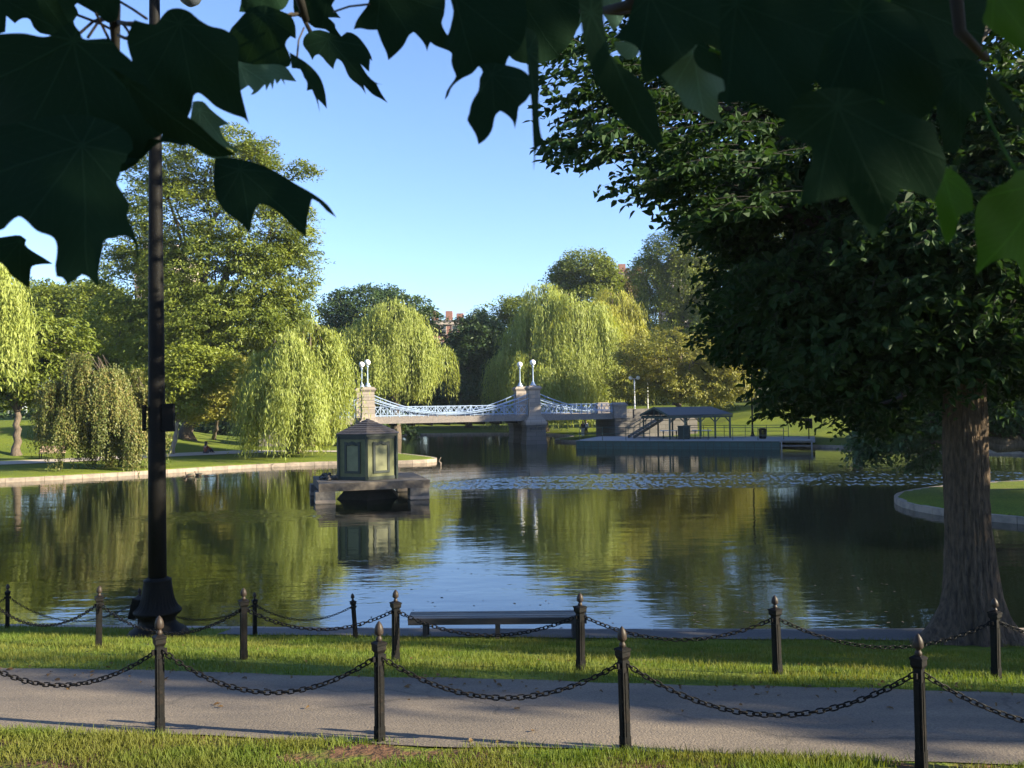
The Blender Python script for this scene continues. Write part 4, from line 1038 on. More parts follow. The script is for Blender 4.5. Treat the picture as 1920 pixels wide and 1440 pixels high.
# ------------------------------------------------------------------ boat dock, its canopy and furniture
DZ = .72
d0 = np.array(atZ(1081, 841, 0)); d1 = np.array(atZ(1462, 843, 0)); d0[2] = d1[2] = 0
dx = unit(d1 - d0); dy = np.array([-dx[1], dx[0], 0]); DL = float(np.linalg.norm(d1 - d0)); DA = math.atan2(dx[1], dx[0])
def dk(u, w, z): return d0 + dx * u + dy * w + np.array([0, 0, z])
def dbox(g, u0, u1, w0, w1, z0, z1): g.box(dk((u0 + u1) / 2, (w0 + w1) / 2, (z0 + z1) / 2), (u1 - u0, w1 - w0, z1 - z0), rz=DA)
dock = thing('boat_dock', 'long low boat dock with teal side panels across the far right of the water', 'dock', Vector(dk(DL / 2, 3, 0)))
g = G(); dbox(g, -.1, DL + 2.8, 0, 9.0, DZ - .12, DZ); obj('deck', g, MAT['deck'], dock)
g = G(); npn = 26
for k in range(npn): dbox(g, k * DL / npn + .02, (k + 1) * DL / npn - .02, .06 + .012 * (k % 3), .14, -.4, DZ - .122)
dbox(g, -.05, .06, .15, 8.8, -.4, DZ - .122)
obj('side_panel', g, MAT['teal'], dock)
g = G()
for k in range(npn + 1): dbox(g, k * DL / npn - .035, k * DL / npn + .035, -.02, .05, -.4, DZ - .13)
dbox(g, 0, DL, -.03, .055, DZ - .128, DZ - .03); dbox(g, 0, DL, .0, .058, .16, .22)
for k in range(5): g.bar(dk(1.6 + k * .22, -.04, .55), dk(1.9 + k * .22, -.04, .3), .03)
obj('fender_posts', g, MAT['green_steel'], dock)
def rail(name, label, pts, hs, mat, sp=2.0, r_=.028):
    t = thing(name, label, 'railing', Vector(pts[0]))
    g = G(); gp = G()
    for a, b in zip(pts[:-1], pts[1:]):
        a = np.array(a); b = np.array(b); n = max(1, int(round(np.linalg.norm(b - a) / sp)))
        for h in hs: g.tube([Vector(a + [0, 0, h]), Vector(b + [0, 0, h])], r_, 6)
        for k in range(n + 1):
            q = a + (b - a) * k / n; gp.tube([Vector(q), Vector(q + np.array([0, 0, max(hs)]))], r_ * 1.1, 6)
    obj('rails', g, MAT[mat], t); obj('posts', gp, MAT[mat], t); return t
rail('dock_railing', 'thin teal pipe railing along the left end of the dock', [dk(.2, .35, DZ), dk(6.6, .35, DZ)], (1.18, .62), 'green_steel', 2.1)
rail('dock_railing', 'thin teal pipe railing from the canopy to the right end of the dock', [dk(9.5, .9, DZ), dk(DL + .3, .9, DZ)], (1.1, .45), 'green_steel', 1.9)
rail('dock_railing', 'rear pipe railing behind the bench and bin at the back of the dock', [dk(8.5, 7.5, DZ), dk(DL + .5, 7.5, DZ)], (1.1, .55), 'green_steel', 1.9)
# white landing stage at the dock end
g = G(); t = thing('landing_stage', 'small pale landing stage with open legs at the right end of the dock', 'stage', Vector(dk(DL + .8, .2, 0)))
dbox(g, DL + .1, DL + 2.6, -.25, 1.6, DZ + .004, DZ + .09); obj('top', g, MAT['deck'], t)
g = G(); dbox(g, DL + .1, DL + 2.6, -.2, -.14, .3, .36); obj('crossbar', g, MAT['deck'], t)
for u in (DL + .16, DL + 2.54):
    g = G(); dbox(g, u - .05, u + .05, -.22, -.12, -.5, DZ + .002); obj('leg', g, MAT['deck'], t)
# canopy
cu = np.array([.955, .297, 0]); cw = np.array([-.297, .955, 0])
e0 = np.array(atY(1254, 778, 76.5)); CZ = e0[2]; CB = e0.copy(); CB[2] = 0
CWD, CRISE = 5.6, .68
e1 = atY(1376, 776, 78.3); CLN = float(np.linalg.norm(np.array([e1.x, e1.y]) - CB[:2]))
def cn(u, w, z): return CB + cu * u + cw * w + np.array([0, 0, z])
can = thing('dock_canopy', 'open sided green timber shelter with a slate gable roof on the dock', 'shelter', Vector(cn(CLN / 2, CWD / 2, DZ)))
g = G(); zr = CZ + CRISE
V = [cn(0, 0, CZ), cn(CLN, 0, CZ), cn(CLN - .7, CWD / 2, zr), cn(0, CWD / 2, zr), cn(0, CWD, CZ), cn(CLN, CWD, CZ)]
V2 = [v - np.array([0, 0, .1]) for v in V]
g.add(V + V2, [(0, 1, 2, 3), (3, 2, 5, 4), (1, 5, 2), (7, 6, 9, 8), (8, 9, 10, 11), (0, 6, 7, 1), (4, 5, 11, 10), (0, 3, 9, 6), (3, 4, 10, 9), (1, 7, 8, 2), (2, 8, 11, 5)])
obj('roof', g, MAT['slate'], can)
g = G()
for (a, b) in ((cn(-.06, -.1, CZ - .1), cn(-.06, CWD / 2, zr - .05)), (cn(-.06, CWD + .1, CZ - .1), cn(-.06, CWD / 2, zr - .05))): g.bar(a, b, .07, .2)
g.bar(cn(-.04, .1, CZ - .28), cn(-.04, CWD - .1, CZ - .28), .09, .16)
for w in (.12, CWD - .12): g.bar(cn(0, w, CZ - .22), cn(CLN, w, CZ - .22), .12, .18)
g.bar(cn(-.03, CWD / 2, CZ - .25), cn(-.03, CWD / 2, zr - .12), .09)
for s_ in (-1, 1): g.bar(cn(-.03, CWD / 2 + s_ * 1.5, CZ - .25), cn(-.03, CWD / 2 + s_ * .85, CZ + .2), .07)
obj('gable_frame', g, MAT['green_steel'], can)
npst = 5
for w in (.15, CWD - .15):
    for k in range(npst):
        u = .15 + (CLN - .4) * k / (npst - 1)
        g = G(); g.bar(cn(u, w, DZ), cn(u, w, CZ - .13), .14)
        for s_ in (-1, 1):
            if 0 <= u + s_ * .5 <= CLN: g.bar(cn(u, w, CZ - .75), cn(u + s_ * .5, w, CZ - .28), .08)
        obj('post', g, MAT['green_steel'], can)
def table(p, label):
    t = thing('picnic_table', label, 'table', Vector(p)); g = G(); g.box((p[0], p[1], p[2] + .74), (1.7, .75, .06), rz=DA); obj('top', g, MAT['white_paint'], t)
    for s_ in (-1, 1):
        g = G(); q = np.array(p) + dx * s_ * .6
        g.bar(q - dy * .3, q + dy * .3 + [0, 0, .72], .06); g.bar(q + dy * .3, q - dy * .3 + [0, 0, .72], .06); obj('leg', g, MAT['green_steel'], t)
table(dk(7.8, 4.0, DZ), 'pale topped table under the left half of the dock shelter')
table(dk(10.6, 4.6, DZ), 'pale topped table under the right half of the dock shelter')
g = G(); kk = thing('ticket_booth', 'dark green boxed counter among the posts of the dock shelter', 'booth', Vector(dk(9.2, 3.2, DZ)))
dbox(g, 8.7, 9.7, 2.8, 3.6, DZ + .003, DZ + 1.15); obj('body', g, MAT['dgreen'], kk)
g = G(); dbox(g, 8.62, 9.78, 2.72, 3.68, DZ + 1.153, DZ + 1.21); obj('counter', g, MAT['green_steel'], kk)
def bin_(p, label):
    t = thing('litter_bin', label, 'bin', Vector(p)); g = G()
    for k in range(18):
        a = k * math.pi / 9; g.bar((p[0] + .27 * math.cos(a), p[1] + .27 * math.sin(a), p[2] + .06), (p[0] + .3 * math.cos(a), p[1] + .3 * math.sin(a), p[2] + .82), .045)
    g.lathe([(.26, .04), (.26, .09)], p, 18); obj('basket', g, MAT['iron'], t)
    g = G(); g.lathe([(.34, .82), (.36, .86), (.34, .9), (.2, .97), (.17, .97)], p, 18); obj('rim', g, MAT['iron'], t)
bin_(dk(16.0, 3.5, DZ), 'dark round litter bin on the right part of the dock')
g = G(); t = thing('notice_post', 'dark narrow notice board on a post at the far right of the dock', 'sign', Vector(dk(DL + 2.3, 4, DZ)))
p = dk(DL + 2.3, 4, DZ); g.bar(p, p + [0, 0, 1.9], .07); obj('post', g, MAT['iron'], t)
g = G(); g.box(p + np.array([0, 0, 1.35]), (.62, .09, .85), rz=DA); obj('board', g, MAT['iron'], t)
# staircase from the abutment down to the dock
sa = np.array(atY(1188, 820, 80.0)); sb = np.array(atY(1243, 786, 83.5))
t = thing('staircase', 'slanting gangway stair with hand rails left of the dock shelter', 'stairs', Vector(sa))
off = np.array([-.25, .97, 0]) * 1.3
for o_ in (0, 1):
    g = G(); g.bar(sa + off * o_, sb + off * o_, .08, .26); obj('stringer', g, MAT['granite_dark'], t)
    g = G(); g.tube([Vector(sa + off * o_ + [0, 0, .95]), Vector(sb + off * o_ + [0, 0, .95])], .035, 6)
    for k in range(6):
        q = sa + (sb - sa) * k / 5 + off * o_; g.tube([Vector(q), Vector(q + np.array([0, 0, .95]))], .025, 5)
    obj('handrail', g, MAT['green_steel'], t)
g = G()
for k in range(12):
    q = sa + (sb - sa) * (k + .5) / 12 + off * .5 + np.array([0, 0, .1]); g.box(q, (.34, 1.2, .05), rz=math.atan2(.25, .97))
obj('treads', g, MAT['deck'], t)

# ------------------------------------------------------------------ lamps
def globe_lamp(p, h, label, two=True):
    t = thing('globe_lamp', label, 'lamp', Vector(p)); g = G()
    g.lathe([(.2, 0), (.2, .12), (.12, .3), (.08, .5), (.06, h * .9), (.09, h * .93), (.05, h)], p, 12)
    if two: g.tube([Vector(p) + Vector((-.42, 0, h - .05)), Vector(p) + Vector((-.2, 0, h + .06)), Vector(p) + Vector((.2, 0, h + .06)), Vector(p) + Vector((.42, 0, h - .05))], .035, 6)
    obj('post', g, MAT['white_paint'], t, sm=True)
    for s_ in ((-.42, .42) if two else (0,)):
        g = G(); g.sphere((p[0] + s_, p[1], p[2] + h + .16), .23, 8); obj('globe', g, MAT['white_glass'], t, sm=True)
a = atY(1190, 752, 97); globe_lamp((a.x, 97, zt(a.x, 97)), atY(1190, 711, 97).z - zt(a.x, 97), 'white double globe lamp in front of the orange cherry tree', True)
a = atY(1214, 720, 106); globe_lamp((a.x, 106, zt(a.x, 106)), atY(1214, 714, 106).z - zt(a.x, 106), 'paler globe lamp farther back, just right of the double globe lamp', False)
pl = np.array(atY(1411, 810, 82)); pl[2] = zt(pl[0], pl[1])
t = thing('lamp_post', 'thin tall dark lamp post standing behind the dock', 'lamp', Vector(pl)); g = G()
g.lathe([(.22, 0), (.22, .25), (.15, .5), (.1, .8), (.085, 1.0), (.06, 8.6), (.05, 9.2)], pl, 10); obj('post', g, MAT['iron'], t, sm=True)
g = G(); g.tube([Vector(pl) + Vector((0, 0, 9.1)), Vector(pl) + Vector((.35, 0, 9.45)), Vector(pl) + Vector((.8, 0, 9.4))], .04, 6); g.lathe([(.06, 9.4), (.28, 9.25), (.3, 9.18), (.1, 9.1)], (pl[0] + .8, pl[1], pl[2]), 12); obj('lantern', g, MAT['iron'], t)

# the big lamp mast on the near left
lb = ground(296, 1193); LB = np.array([lb.x, lb.y, lb.z - .02]); LR = .9 * 120 / 1600 * 14.4 / 1.06
mast = thing('lamp_mast', 'tall black cast iron lamp mast with fluted flaring base on the near left bank', 'lamp', Vector(LB))
k_ = 14.41 / 1600
prof = [(56, 0), (56, 6), (54, 9), (51, 10), (50, 14), (45, 17), (42, 18.5), (38, 22), (33, 27), (31, 31), (31, 36), (35, 41), (40, 45), (42.5, 48), (42.5, 50), (41, 52), (38, 55), (34, 61), (30.5, 69), (28, 79), (26.2, 90), (25, 100), (24.2, 104), (24.6, 106), (24.2, 108), (20, 110), (17.6, 112)]
def flute(z, a):
    zz = z / k_
    if 53 < zz < 82: w_ = min(1, (zz - 53) / 6, (82 - zz) / 12); return -.06 * w_ * (0.5 + .5 * math.cos(30 * a)) ** 2
    return 0
g = G(); g.lathe([(r_ * k_, z * k_) for r_, z in prof], LB, 120, flute)
zd = 96 * k_
obj('base', g, MAT['iron'], mast, sm=True)
g = G(); g.box(LB + np.array([-.36, 0, 55 * k_]), (.12, .22, .34), M=Matrix.Rotation(R(14), 3, 'Y')); obj('hatch', g, MAT['iron'], mast)
lean = -.045
H_ = atY(284, -60, 14.4).z - LB[2]
g = G(); g.tube([Vector(LB + np.array([lean * 0, 0, z])) for z in (1.0, 3, 6, 9, H_, H_ + .6)], [.146, .14, .122, .1, .082, .056], 24)
obj('pole', g, MAT['iron'], mast, sm=True)
sg = atY(316, 783, 14.35); g = G(); g.box((sg.x, sg.y, sg.z), (.19, .08, .47)); obj('sign_box', g, MAT['iron'], mast)
g = G(); g.box((sg.x - .41, sg.y, sg.z), (.03, .1, .44)); 
for dz in (-.18, .18): g.tube([Vector((sg.x - .42, sg.y - .03, sg.z + dz)), Vector((sg.x + .1, sg.y - .03, sg.z + dz))], .014, 6)
obj('bracket', g, MAT['iron'], mast)
lg = atY(356, -14, 14.4); g = G()
g.tube([Vector((LB[0], LB[1], LB[2] + H_)), Vector((LB[0] + .25, LB[1], lg.z + .75)), Vector((lg.x, LB[1], lg.z + .8)), Vector((lg.x, LB[1], lg.z + .4))], .035, 8)
g.lathe([(.05, .5), (.16, .42), (.25, .3), (.26, .24)], lg, 20); arm = obj('arm', g, MAT['iron'], mast, sm=True)
g = G(); g.lathe([(.24, .24), (.25, .12), (.22, -.04), (.15, -.17), (.05, -.23), (.01, -.235)], lg, 20); obj('lantern_glass', g, MAT['glass'], arm, sm=True)

# ------------------------------------------------------------------ chain fences
def post_proto(h, w, fin, mat_s, mat_f):
    t = bpy.data.objects.new('chain_post', None); COL.objects.link(t); t.empty_display_size = .1
    g = G(); g.box((0, 0, (h - .2) / 2 - .1), (w, w, h - .2 + .2)); g.box((0, 0, .03), (w * 1.12, w * 1.12, .16))
    b = w * .5 + .002
    for (x, y) in ((b, 0), (-b, 0), (0, b), (0, -b)): g.box((x, y, (h - .26) / 2), (w * .45 if x == 0 else .006, w * .45 if y == 0 else .006, h - .34))
    g.box((w * .5 + .012, 0, h - .255), (.03, .018, .035)); g.box((-w * .5 - .012, 0, h - .255), (.03, .018, .035))
    obj('shaft', g, mat_s, t, local=True)
    g = G(); c = w * 1.42
    V = []
    for s_, z in ((w * 1.1, h - .215), (c, h - .195), (c, h - .165), (c * 1.12, h - .16), (c * 1.12, h - .148), (w * .7, h - .135)):
        V += [(-s_ / 2, -s_ / 2, z), (s_ / 2, -s_ / 2, z), (s_ / 2, s_ / 2, z), (-s_ / 2, s_ / 2, z)]
    g.batch(V, [(i * 4 + k, i * 4 + (k + 1) % 4, (i + 1) * 4 + (k + 1) % 4, (i + 1) * 4 + k) for i in range(5) for k in range(4)] + [(3, 2, 1, 0), (20, 21, 22, 23)])
    obj('cap', g, mat_s, t, local=True)
    f = fin; g = G(); g.lathe([(.018 * f, h - .14), (.024 * f, h - .128), (.022 * f, h - .115), (.015 * f, h - .105), (.016 * f, h - .097), (.03 * f, h - .09), (.034 * f, h - .078), (.033 * f, h - .066), (.0335 * f, h - .06), (.03 * f, h - .042), (.022 * f, h - .024), (.01 * f, h - .008), (.002, h)], (0, 0, 0), 16)
    obj('finial', g, mat_f, t, sm=True, local=True)
    return t
def link_batch(L, r_, wdt):
    pts = []; n = 6
    for k in range(n): a = -math.pi / 2 + math.pi * k / (n - 1); pts.append((L / 2 - wdt / 2 + wdt / 2 * math.cos(a), wdt / 2 * math.sin(a)))
    for k in range(n): a = math.pi / 2 + math.pi * k / (n - 1); pts.append((-L / 2 + wdt / 2 + wdt / 2 * math.cos(a), wdt / 2 * math.sin(a)))
    m_ = len(pts); V = []; q = 6
    for i, (x, y) in enumerate(pts):
        a, b = pts[i - 1], pts[(i + 1) % m_]; tx, ty = b[0] - a[0], b[1] - a[1]; ll = math.hypot(tx, ty); nx_, ny_ = ty / ll, -tx / ll
        for k in range(q):
            an = 2 * math.pi * k / q; V.append((x + nx_ * r_ * math.cos(an), y + ny_ * r_ * math.cos(an), r_ * math.sin(an)))
    F = [(i * q + k, i * q + (k + 1) % q, ((i + 1) % m_) * q + (k + 1) % q, ((i + 1) % m_) * q + k) for i in range(m_) for k in range(q)]
    return np.array(V), np.array(F)
LKV, LKF = link_batch(.056, .0052, .032)
def chain(p, q, sag, label, group, sc=1.0):
    p = np.array(p); q = np.array(q); n = 200; t = np.linspace(0, 1, n)[:, None]
    P = p * (1 - t) + q * t; P[:, 2] -= 4 * sag * t[:, 0] * (1 - t[:, 0])
    s_ = np.r_[0, np.cumsum(np.linalg.norm(np.diff(P, axis=0), axis=1))]; pitch = .044 * sc; N_ = int(s_[-1] / pitch)
    g = G()
    for k in range(N_ + 1):
        u = k * s_[-1] / N_; c = np.array([np.interp(u, s_, P[:, i]) for i in range(3)]); d = np.array([np.interp(u + .02, s_, P[:, i]) - np.interp(u - .02, s_, P[:, i]) for i in range(3)])
        d = unit(d); b = unit(np.cross([0, 0, 1.0], d)); u_ = np.cross(d, b); an = R(45 if k % 2 else -45) + rs.normal(0, .18)
        yv = b * math.cos(an) + u_ * math.sin(an); zv = np.cross(d, yv)
        g.batch((LKV * sc) @ np.stack([d, yv, zv]) + c, LKF)
    o = obj('chain', g, MAT['iron_worn'], sm=True); tag(o, label, 'chain', group); o.location = (0, 0, 0); return o
ORD = ['leftmost', 'second from left', 'third from left', 'fourth from left', 'fifth from left', 'sixth from left']
def fence(pxs, rowname, hs, w, fin, sag, yaw, plabel, clabel, ends, sc=1.0, skip=()):
    """posts at pixels of their feet; chains between neighbours; end posts outside the frame when ends given"""
    pr = post_proto(.83, w, fin, MAT['iron_worn'], MAT['bronze']); ps = []
    pts = []
    for (x, y, tilt, h) in pxs:
        p = ground(x, y); pts.append((p, tilt, h))
    if ends[0]: a, b = pts[0][0], pts[1][0]; q = a + (a - b) * 1.0; q.z = zt(q.x, q.y); pts.insert(0, (q, 0, .83))
    if ends[1]: a, b = pts[-1][0], pts[-2][0]; q = a + (a - b) * 1.0; q.z = zt(q.x, q.y); pts.append((q, 0, .83))
    tops = []
    for i, (p, tilt, h) in enumerate(pts):
        o = pr if i == 0 else copy_tree(pr); o.location = p; k = h / .83; o.scale = (1, 1, k); tilt = tilt + rs.normal(0, .45); o.rotation_euler = (R(rs.normal(0, .5)), R(tilt), R(yaw + rs.normal(0, 3)))
        tag(o, plabel[i], 'post', rowname + ' posts'); tops.append((p, h))
        Mt = Matrix.Translation(p) @ Matrix.Rotation(R(tilt), 4, 'Y') 
        ps.append(Mt @ Vector((0, 0, h - .26 * k)))
    for i in range(len(ps) - 1):
        if i in skip: continue
        d = (ps[i + 1] - ps[i]).normalized() * (w * .75); L = (ps[i + 1] - ps[i]).length
        chain(ps[i] + d, ps[i + 1] - d, sag * L / 1.8 * rs.uniform(.9, 1.12), clabel[i], rowname + ' chains', sc)
fence([(300, 1377, 0, .855), (712, 1394, 0, .85), (1173, 1412, 0, .85), (1728, 1440, .6, .84)], 'path side chain fence', None, .052, .95, .26, 38,
      ['post of the nearest chain fence just outside the left edge', 'near post in front of the lamp mast base, leftmost of the nearest fence', 'near post left of the bench, second of the nearest fence', 'near post right of the bench, third of the nearest fence', 'near post at lower right in front of the big tree, fourth of the nearest fence', 'post of the nearest chain fence just outside the right edge'],
      ['near chain hanging in from the left edge to the post before the lamp mast', 'near chain sagging from the lamp mast post to the post left of the bench', 'near chain sagging across the path below the bench', 'near chain with the longest sag, lower right before the path', 'near chain leaving the frame at the lower right corner'], (1, 1), 1.0)
fence([(185, 1215, 0, .83), (457, 1237, 0, .83), (742, 1242, 0, .83), (1089, 1257, 0, .82), (1458, 1264, 0, .82), (1868, 1272, 0, .82)], 'far path side chain fence', None, .068, 1.05, .2, 34,
      ['post of the fence beyond the path just outside the left edge', 'post beyond the path left of the lamp mast', 'post beyond the path right of the lamp mast', 'post beyond the path at the left end of the bench', 'post beyond the path at the right end of the bench', 'post beyond the path midway between the bench and the big tree', 'post beyond the path in front of the big tree trunk', 'post of the fence beyond the path just outside the right edge'],
      ['chain beyond the path running in from the left edge', 'chain beyond the path passing in front of the lamp mast base', 'chain beyond the path between lamp mast and bench', 'chain beyond the path sagging in front of the bench', 'chain beyond the path right of the bench', 'chain beyond the path running to the big tree', 'chain beyond the path at the right edge'], (1, 1), 1.15)
fence([(14, 1178, 0, .8), (262, 1186, 0, .78), (478, 1194, 0, .76), (667, 1197, -3.5, .76)], 'water side chain fence', None, .058, .95, .24, 30,
      ['post by the water just outside the left edge', 'thin post by the water at the left edge of the frame', 'thin post hidden behind the lamp mast base', 'thin post by the water just right of the lamp mast', 'leaning thin post by the water left of the bench'],
      ['chain by the water at the left edge', 'chain by the water from the left edge to the lamp mast', 'chain by the water behind the lamp mast', 'chain by the water ending at the leaning post'], (1, 0), .95)

# ------------------------------------------------------------------ benches
bp0 = ground(792, 1196); bp1 = ground(1078, 1197)
bz = (bp0.z + bp1.z) / 2
e0 = atY(764, 1163, bp0.y - .12); e1 = atY(1101, 1160, bp1.y - .12); bd = (e1 - e0); bd.z = 0; BL = bd.length; bdn = bd.normalized(); bw = Vector((-bdn.y, bdn.x, 0)); BANG = math.atan2(bdn.y, bdn.x)
bo = Vector((e0.x, e0.y, 0)); sz = (e0.z + e1.z) / 2 + .03
bench = thing('bench', 'long backless dark park bench facing the water', 'bench', bo + bdn * BL / 2 + Vector((0, 0, bz)))
g = G()
for k in range(5): g.box(bo + bdn * BL / 2 + bw * (.045 + .088 * k) + Vector((0, 0, sz - .02 + .004 * math.sin(k * 2))), (BL, .076, .045), rz=BANG)
g.box(bo + bdn * BL / 2 + bw * (-.008) + Vector((0, 0, sz - .055)), (BL - .02, .035, .105), rz=BANG); g.box(bo + bdn * BL / 2 + bw * .46 + Vector((0, 0, sz - .055)), (BL - .02, .035, .105), rz=BANG)
MAT['bench_paint'] = m_plain('bench_paint', (.022, .02, .022), (.045, .04, .04), 12, .42, bmp=.002, spec=.5, stretch=(.3, 3, 1))
obj('seat', g, MAT['bench_paint'], bench)
for f in (.095, .5, .93):
    g = G()
    for w in (.04, .4): q = bo + bdn * BL * f + bw * w; g.box(q + Vector((0, 0, (sz - .11 + bz - .1) / 2)), (.07, .07, sz - .11 - bz + .1), rz=BANG)
    q = bo + bdn * BL * f + bw * .22; g.box(q + Vector((0, 0, sz - .085)), (.065, .4, .05), rz=BANG)
    obj('leg', g, MAT['bench_paint'], bench)
def far_bench(p, ang, label, mat='wood_pale'):
    t = thing('park_bench', label, 'bench', Vector(p)); M = Matrix.Rotation(ang, 3, 'Z')
    def q(x, y, z): return Vector(p) + M @ Vector((x, y, z))
    g = G()
    for k in range(4): g.box(q(0, -.18 + .12 * k, .45), (1.7, .09, .035), rz=ang)
    obj('seat', g, MAT[mat], t)
    g = G()
    for k in range(4): g.box(q(0, .26 + .03 * k, .56 + .11 * k), (1.7, .03, .085), rz=ang)
    obj('backrest', g, MAT[mat], t)
    for s_ in (-.75, .75):
        g = G(); g.bar(q(s_, -.2, 0), q(s_, -.2, .45), .05); g.bar(q(s_, .2, 0), q(s_, .36, .9), .05); g.bar(q(s_, -.2, .62), q(s_, .3, .62), .05); g.bar(q(s_, -.2, .45), q(s_, -.2, .62), .04); obj('leg', g, MAT['iron'], t)
far_bench(ground(97, 861), R(12), 'pale slatted bench left of the weeping copper tree')
far_bench(ground(655, 0 + 846) if False else (atY(570, 848, 70).x, 70.2, zt(atY(570, 848, 70).x, 70.2)), R(-8), 'pale slatted bench half hidden by the fronds of the nearest willow')
far_bench((atY(232, 850, 66).x, 66, zt(atY(232, 850, 66).x, 66)), R(10), 'bench seen through the cascades of the weeping copper tree')

# ------------------------------------------------------------------ people
def skin(name, J, E, root, mat, parent, lv=2):
    """J: name -> (x,y,z,rx,ry) ; E: pairs"""
    names = list(J); me = bpy.data.meshes.new(name); me.from_pydata([J[n][:3] for n in names], [(names.index(a), names.index(b)) for a, b in E], [])
    o = bpy.data.objects.new(name, me); COL.objects.link(o); o.parent = parent
    mo = o.modifiers.new('s', 'SKIN'); o.modifiers.new('d', 'SUBSURF').render_levels = lv; o.modifiers['d'].levels = lv
    sv = me.skin_vertices[0].data
    for i, n in enumerate(names): sv[i].radius = (J[n][3], J[n][4] if len(J[n]) > 4 else J[n][3]); sv[i].use_root = (n == root)
    mo.use_smooth_shade = True; me.materials.append(mat); return o
def hand(J, E, wrist, dirv, side, pre):
    """palm and five fingers grown from a wrist joint"""
    w = Vector(J[wrist][:3]); d = Vector(dirv).normalized(); s_ = Vector(side).normalized(); n = d.cross(s_)
    J[pre + 'palm'] = (*(w + d * .055), .028, .016); E.append((wrist, pre + 'palm'))
    for k, (o_, ln) in enumerate(((-.03, .07), (-.01, .08), (.01, .075), (.028, .058))):
        a = w + d * .09 + s_ * o_; b = a + d * ln * .5 - n * .01; c = b + d * ln * .45 - n * .025
        for q, pnt in enumerate((a, b, c)): J[f'{pre}f{k}{q}'] = (*pnt, .0095 - .001 * q)
        E += [(pre + 'palm', f'{pre}f{k}0'), (f'{pre}f{k}0', f'{pre}f{k}1'), (f'{pre}f{k}1', f'{pre}f{k}2')]
    a = w + d * .035 - s_ * .035; b = a + d * .03 - s_ * .025
    J[pre + 't0'] = (*a, .011); J[pre + 't1'] = (*b, .009); E += [(pre + 'palm', pre + 't0'), (pre + 't0', pre + 't1')]
def person(loc, rz, label, pose, top, legs, hairc='hair', long_hair=False):
    t = thing('person', label, 'person', Vector(loc)); t.rotation_euler = (0, 0, rz)
    if pose == 'stand':
        J = {'pel': (0, 0, .95, .14, .1), 'wai': (0, 0, 1.1, .13, .095), 'che': (0, .01, 1.3, .155, .11), 'nec': (0, .01, 1.47, .055), 'hd0': (0, -.005, 1.55, .075, .085), 'hd1': (0, 0, 1.65, .085, .1), 'hd2': (0, .005, 1.73, .06, .07)}
        E = [('pel', 'wai'), ('wai', 'che'), ('che', 'nec'), ('nec', 'hd0'), ('hd0', 'hd1'), ('hd1', 'hd2')]
        for s_, n in ((-1, 'l'), (1, 'r')):
            J.update({n + 'sh': (s_ * .18, .01, 1.4, .058), n + 'el': (s_ * .25, .02, 1.14, .045), n + 'wr': (s_ * .24, -.06, .9, .03), n + 'hi': (s_ * .09, 0, .88, .095), n + 'kn': (s_ * .1, -.02 + .03 * s_, .48, .06), n + 'an': (s_ * .11, .02 + .03 * s_, .09, .042), n + 'to': (s_ * .125, -.13 + .03 * s_, .035, .035)})
            E += [('che', n + 'sh'), (n + 'sh', n + 'el'), (n + 'el', n + 'wr'), ('pel', n + 'hi'), (n + 'hi', n + 'kn'), (n + 'kn', n + 'an'), (n + 'an', n + 'to')]
        hd = (0, -.3, -1); hz = 1.65
    else:   # seated on the ground, knees drawn up
        J = {'pel': (0, 0, .13, .15, .13), 'wai': (0, .02, .28, .135, .1), 'che': (0, .0, .48, .155, .11), 'nec': (0, -.03, .66, .055), 'hd0': (0, -.055, .74, .075, .085), 'hd1': (0, -.05, .84, .085, .1), 'hd2': (0, -.045, .92, .06, .07)}
        E = [('pel', 'wai'), ('wai', 'che'), ('che', 'nec'), ('nec', 'hd0'), ('hd0', 'hd1'), ('hd1', 'hd2')]
        for s_, n in ((-1, 'l'), (1, 'r')):
            J.update({n + 'sh': (s_ * .18, -.01, .59, .058), n + 'el': (s_ * .27, -.16, .38, .045), n + 'wr': (s_ * .14, -.36, .4, .03), n + 'hi': (s_ * .1, -.05, .13, .1), n + 'kn': (s_ * .14, -.4, .42, .062), n + 'an': (s_ * .12, -.62, .08, .042), n + 'to': (s_ * .13, -.76, .035, .035)})
            E += [('che', n + 'sh'), (n + 'sh', n + 'el'), (n + 'el', n + 'wr'), ('pel', n + 'hi'), (n + 'hi', n + 'kn'), (n + 'kn', n + 'an'), (n + 'an', n + 'to')]
        hd = (0, -1, -.1); hz = .84
    JB, EB = dict(J), list(E)
    for s_, n in ((-1, 'l'), (1, 'r')): hand(JB, EB, n + 'wr', hd, (0, -1, 0) if pose == 'stand' else (s_, 0, 0), n)
    hx, hy = JB['hd1'][0], JB['hd1'][1]
    JB['nose'] = (hx, hy - .115, hz - .005, .016); EB.append(('hd1', 'nose'))
    for s_, n in ((-1, 'l'), (1, 'r')): JB[n + 'ear'] = (hx + s_ * .092, hy + .01, hz, .018); EB.append(('hd1', n + 'ear'))
    body = skin('body', JB, EB, 'pel', MAT['skin'], t)
    g = G()
    for s_ in (-1, 1): g.sphere((hx + s_ * .035, hy - .093, hz + .012), .014, 6)
    obj('eyes', g, MAT['hair'], t, sm=True, local=True)
    g = G(); g.box((hx, hy - .095, hz - .06), (.05, .014, .012)); obj('mouth', g, MAT['cloth_red'], t, local=True)
    def sub(keys, pad, nm, mt, root):
        JJ = {k: (*J[k][:3], *(x + pad for x in J[k][3:])) for k in keys}; skin(nm, JJ, [e for e in E if e[0] in keys and e[1] in keys], root, mt, t)
    sub(['pel', 'wai', 'che', 'lsh', 'rsh', 'lel', 'rel', 'lwr', 'rwr'], .022, 'jacket', top, 'che')
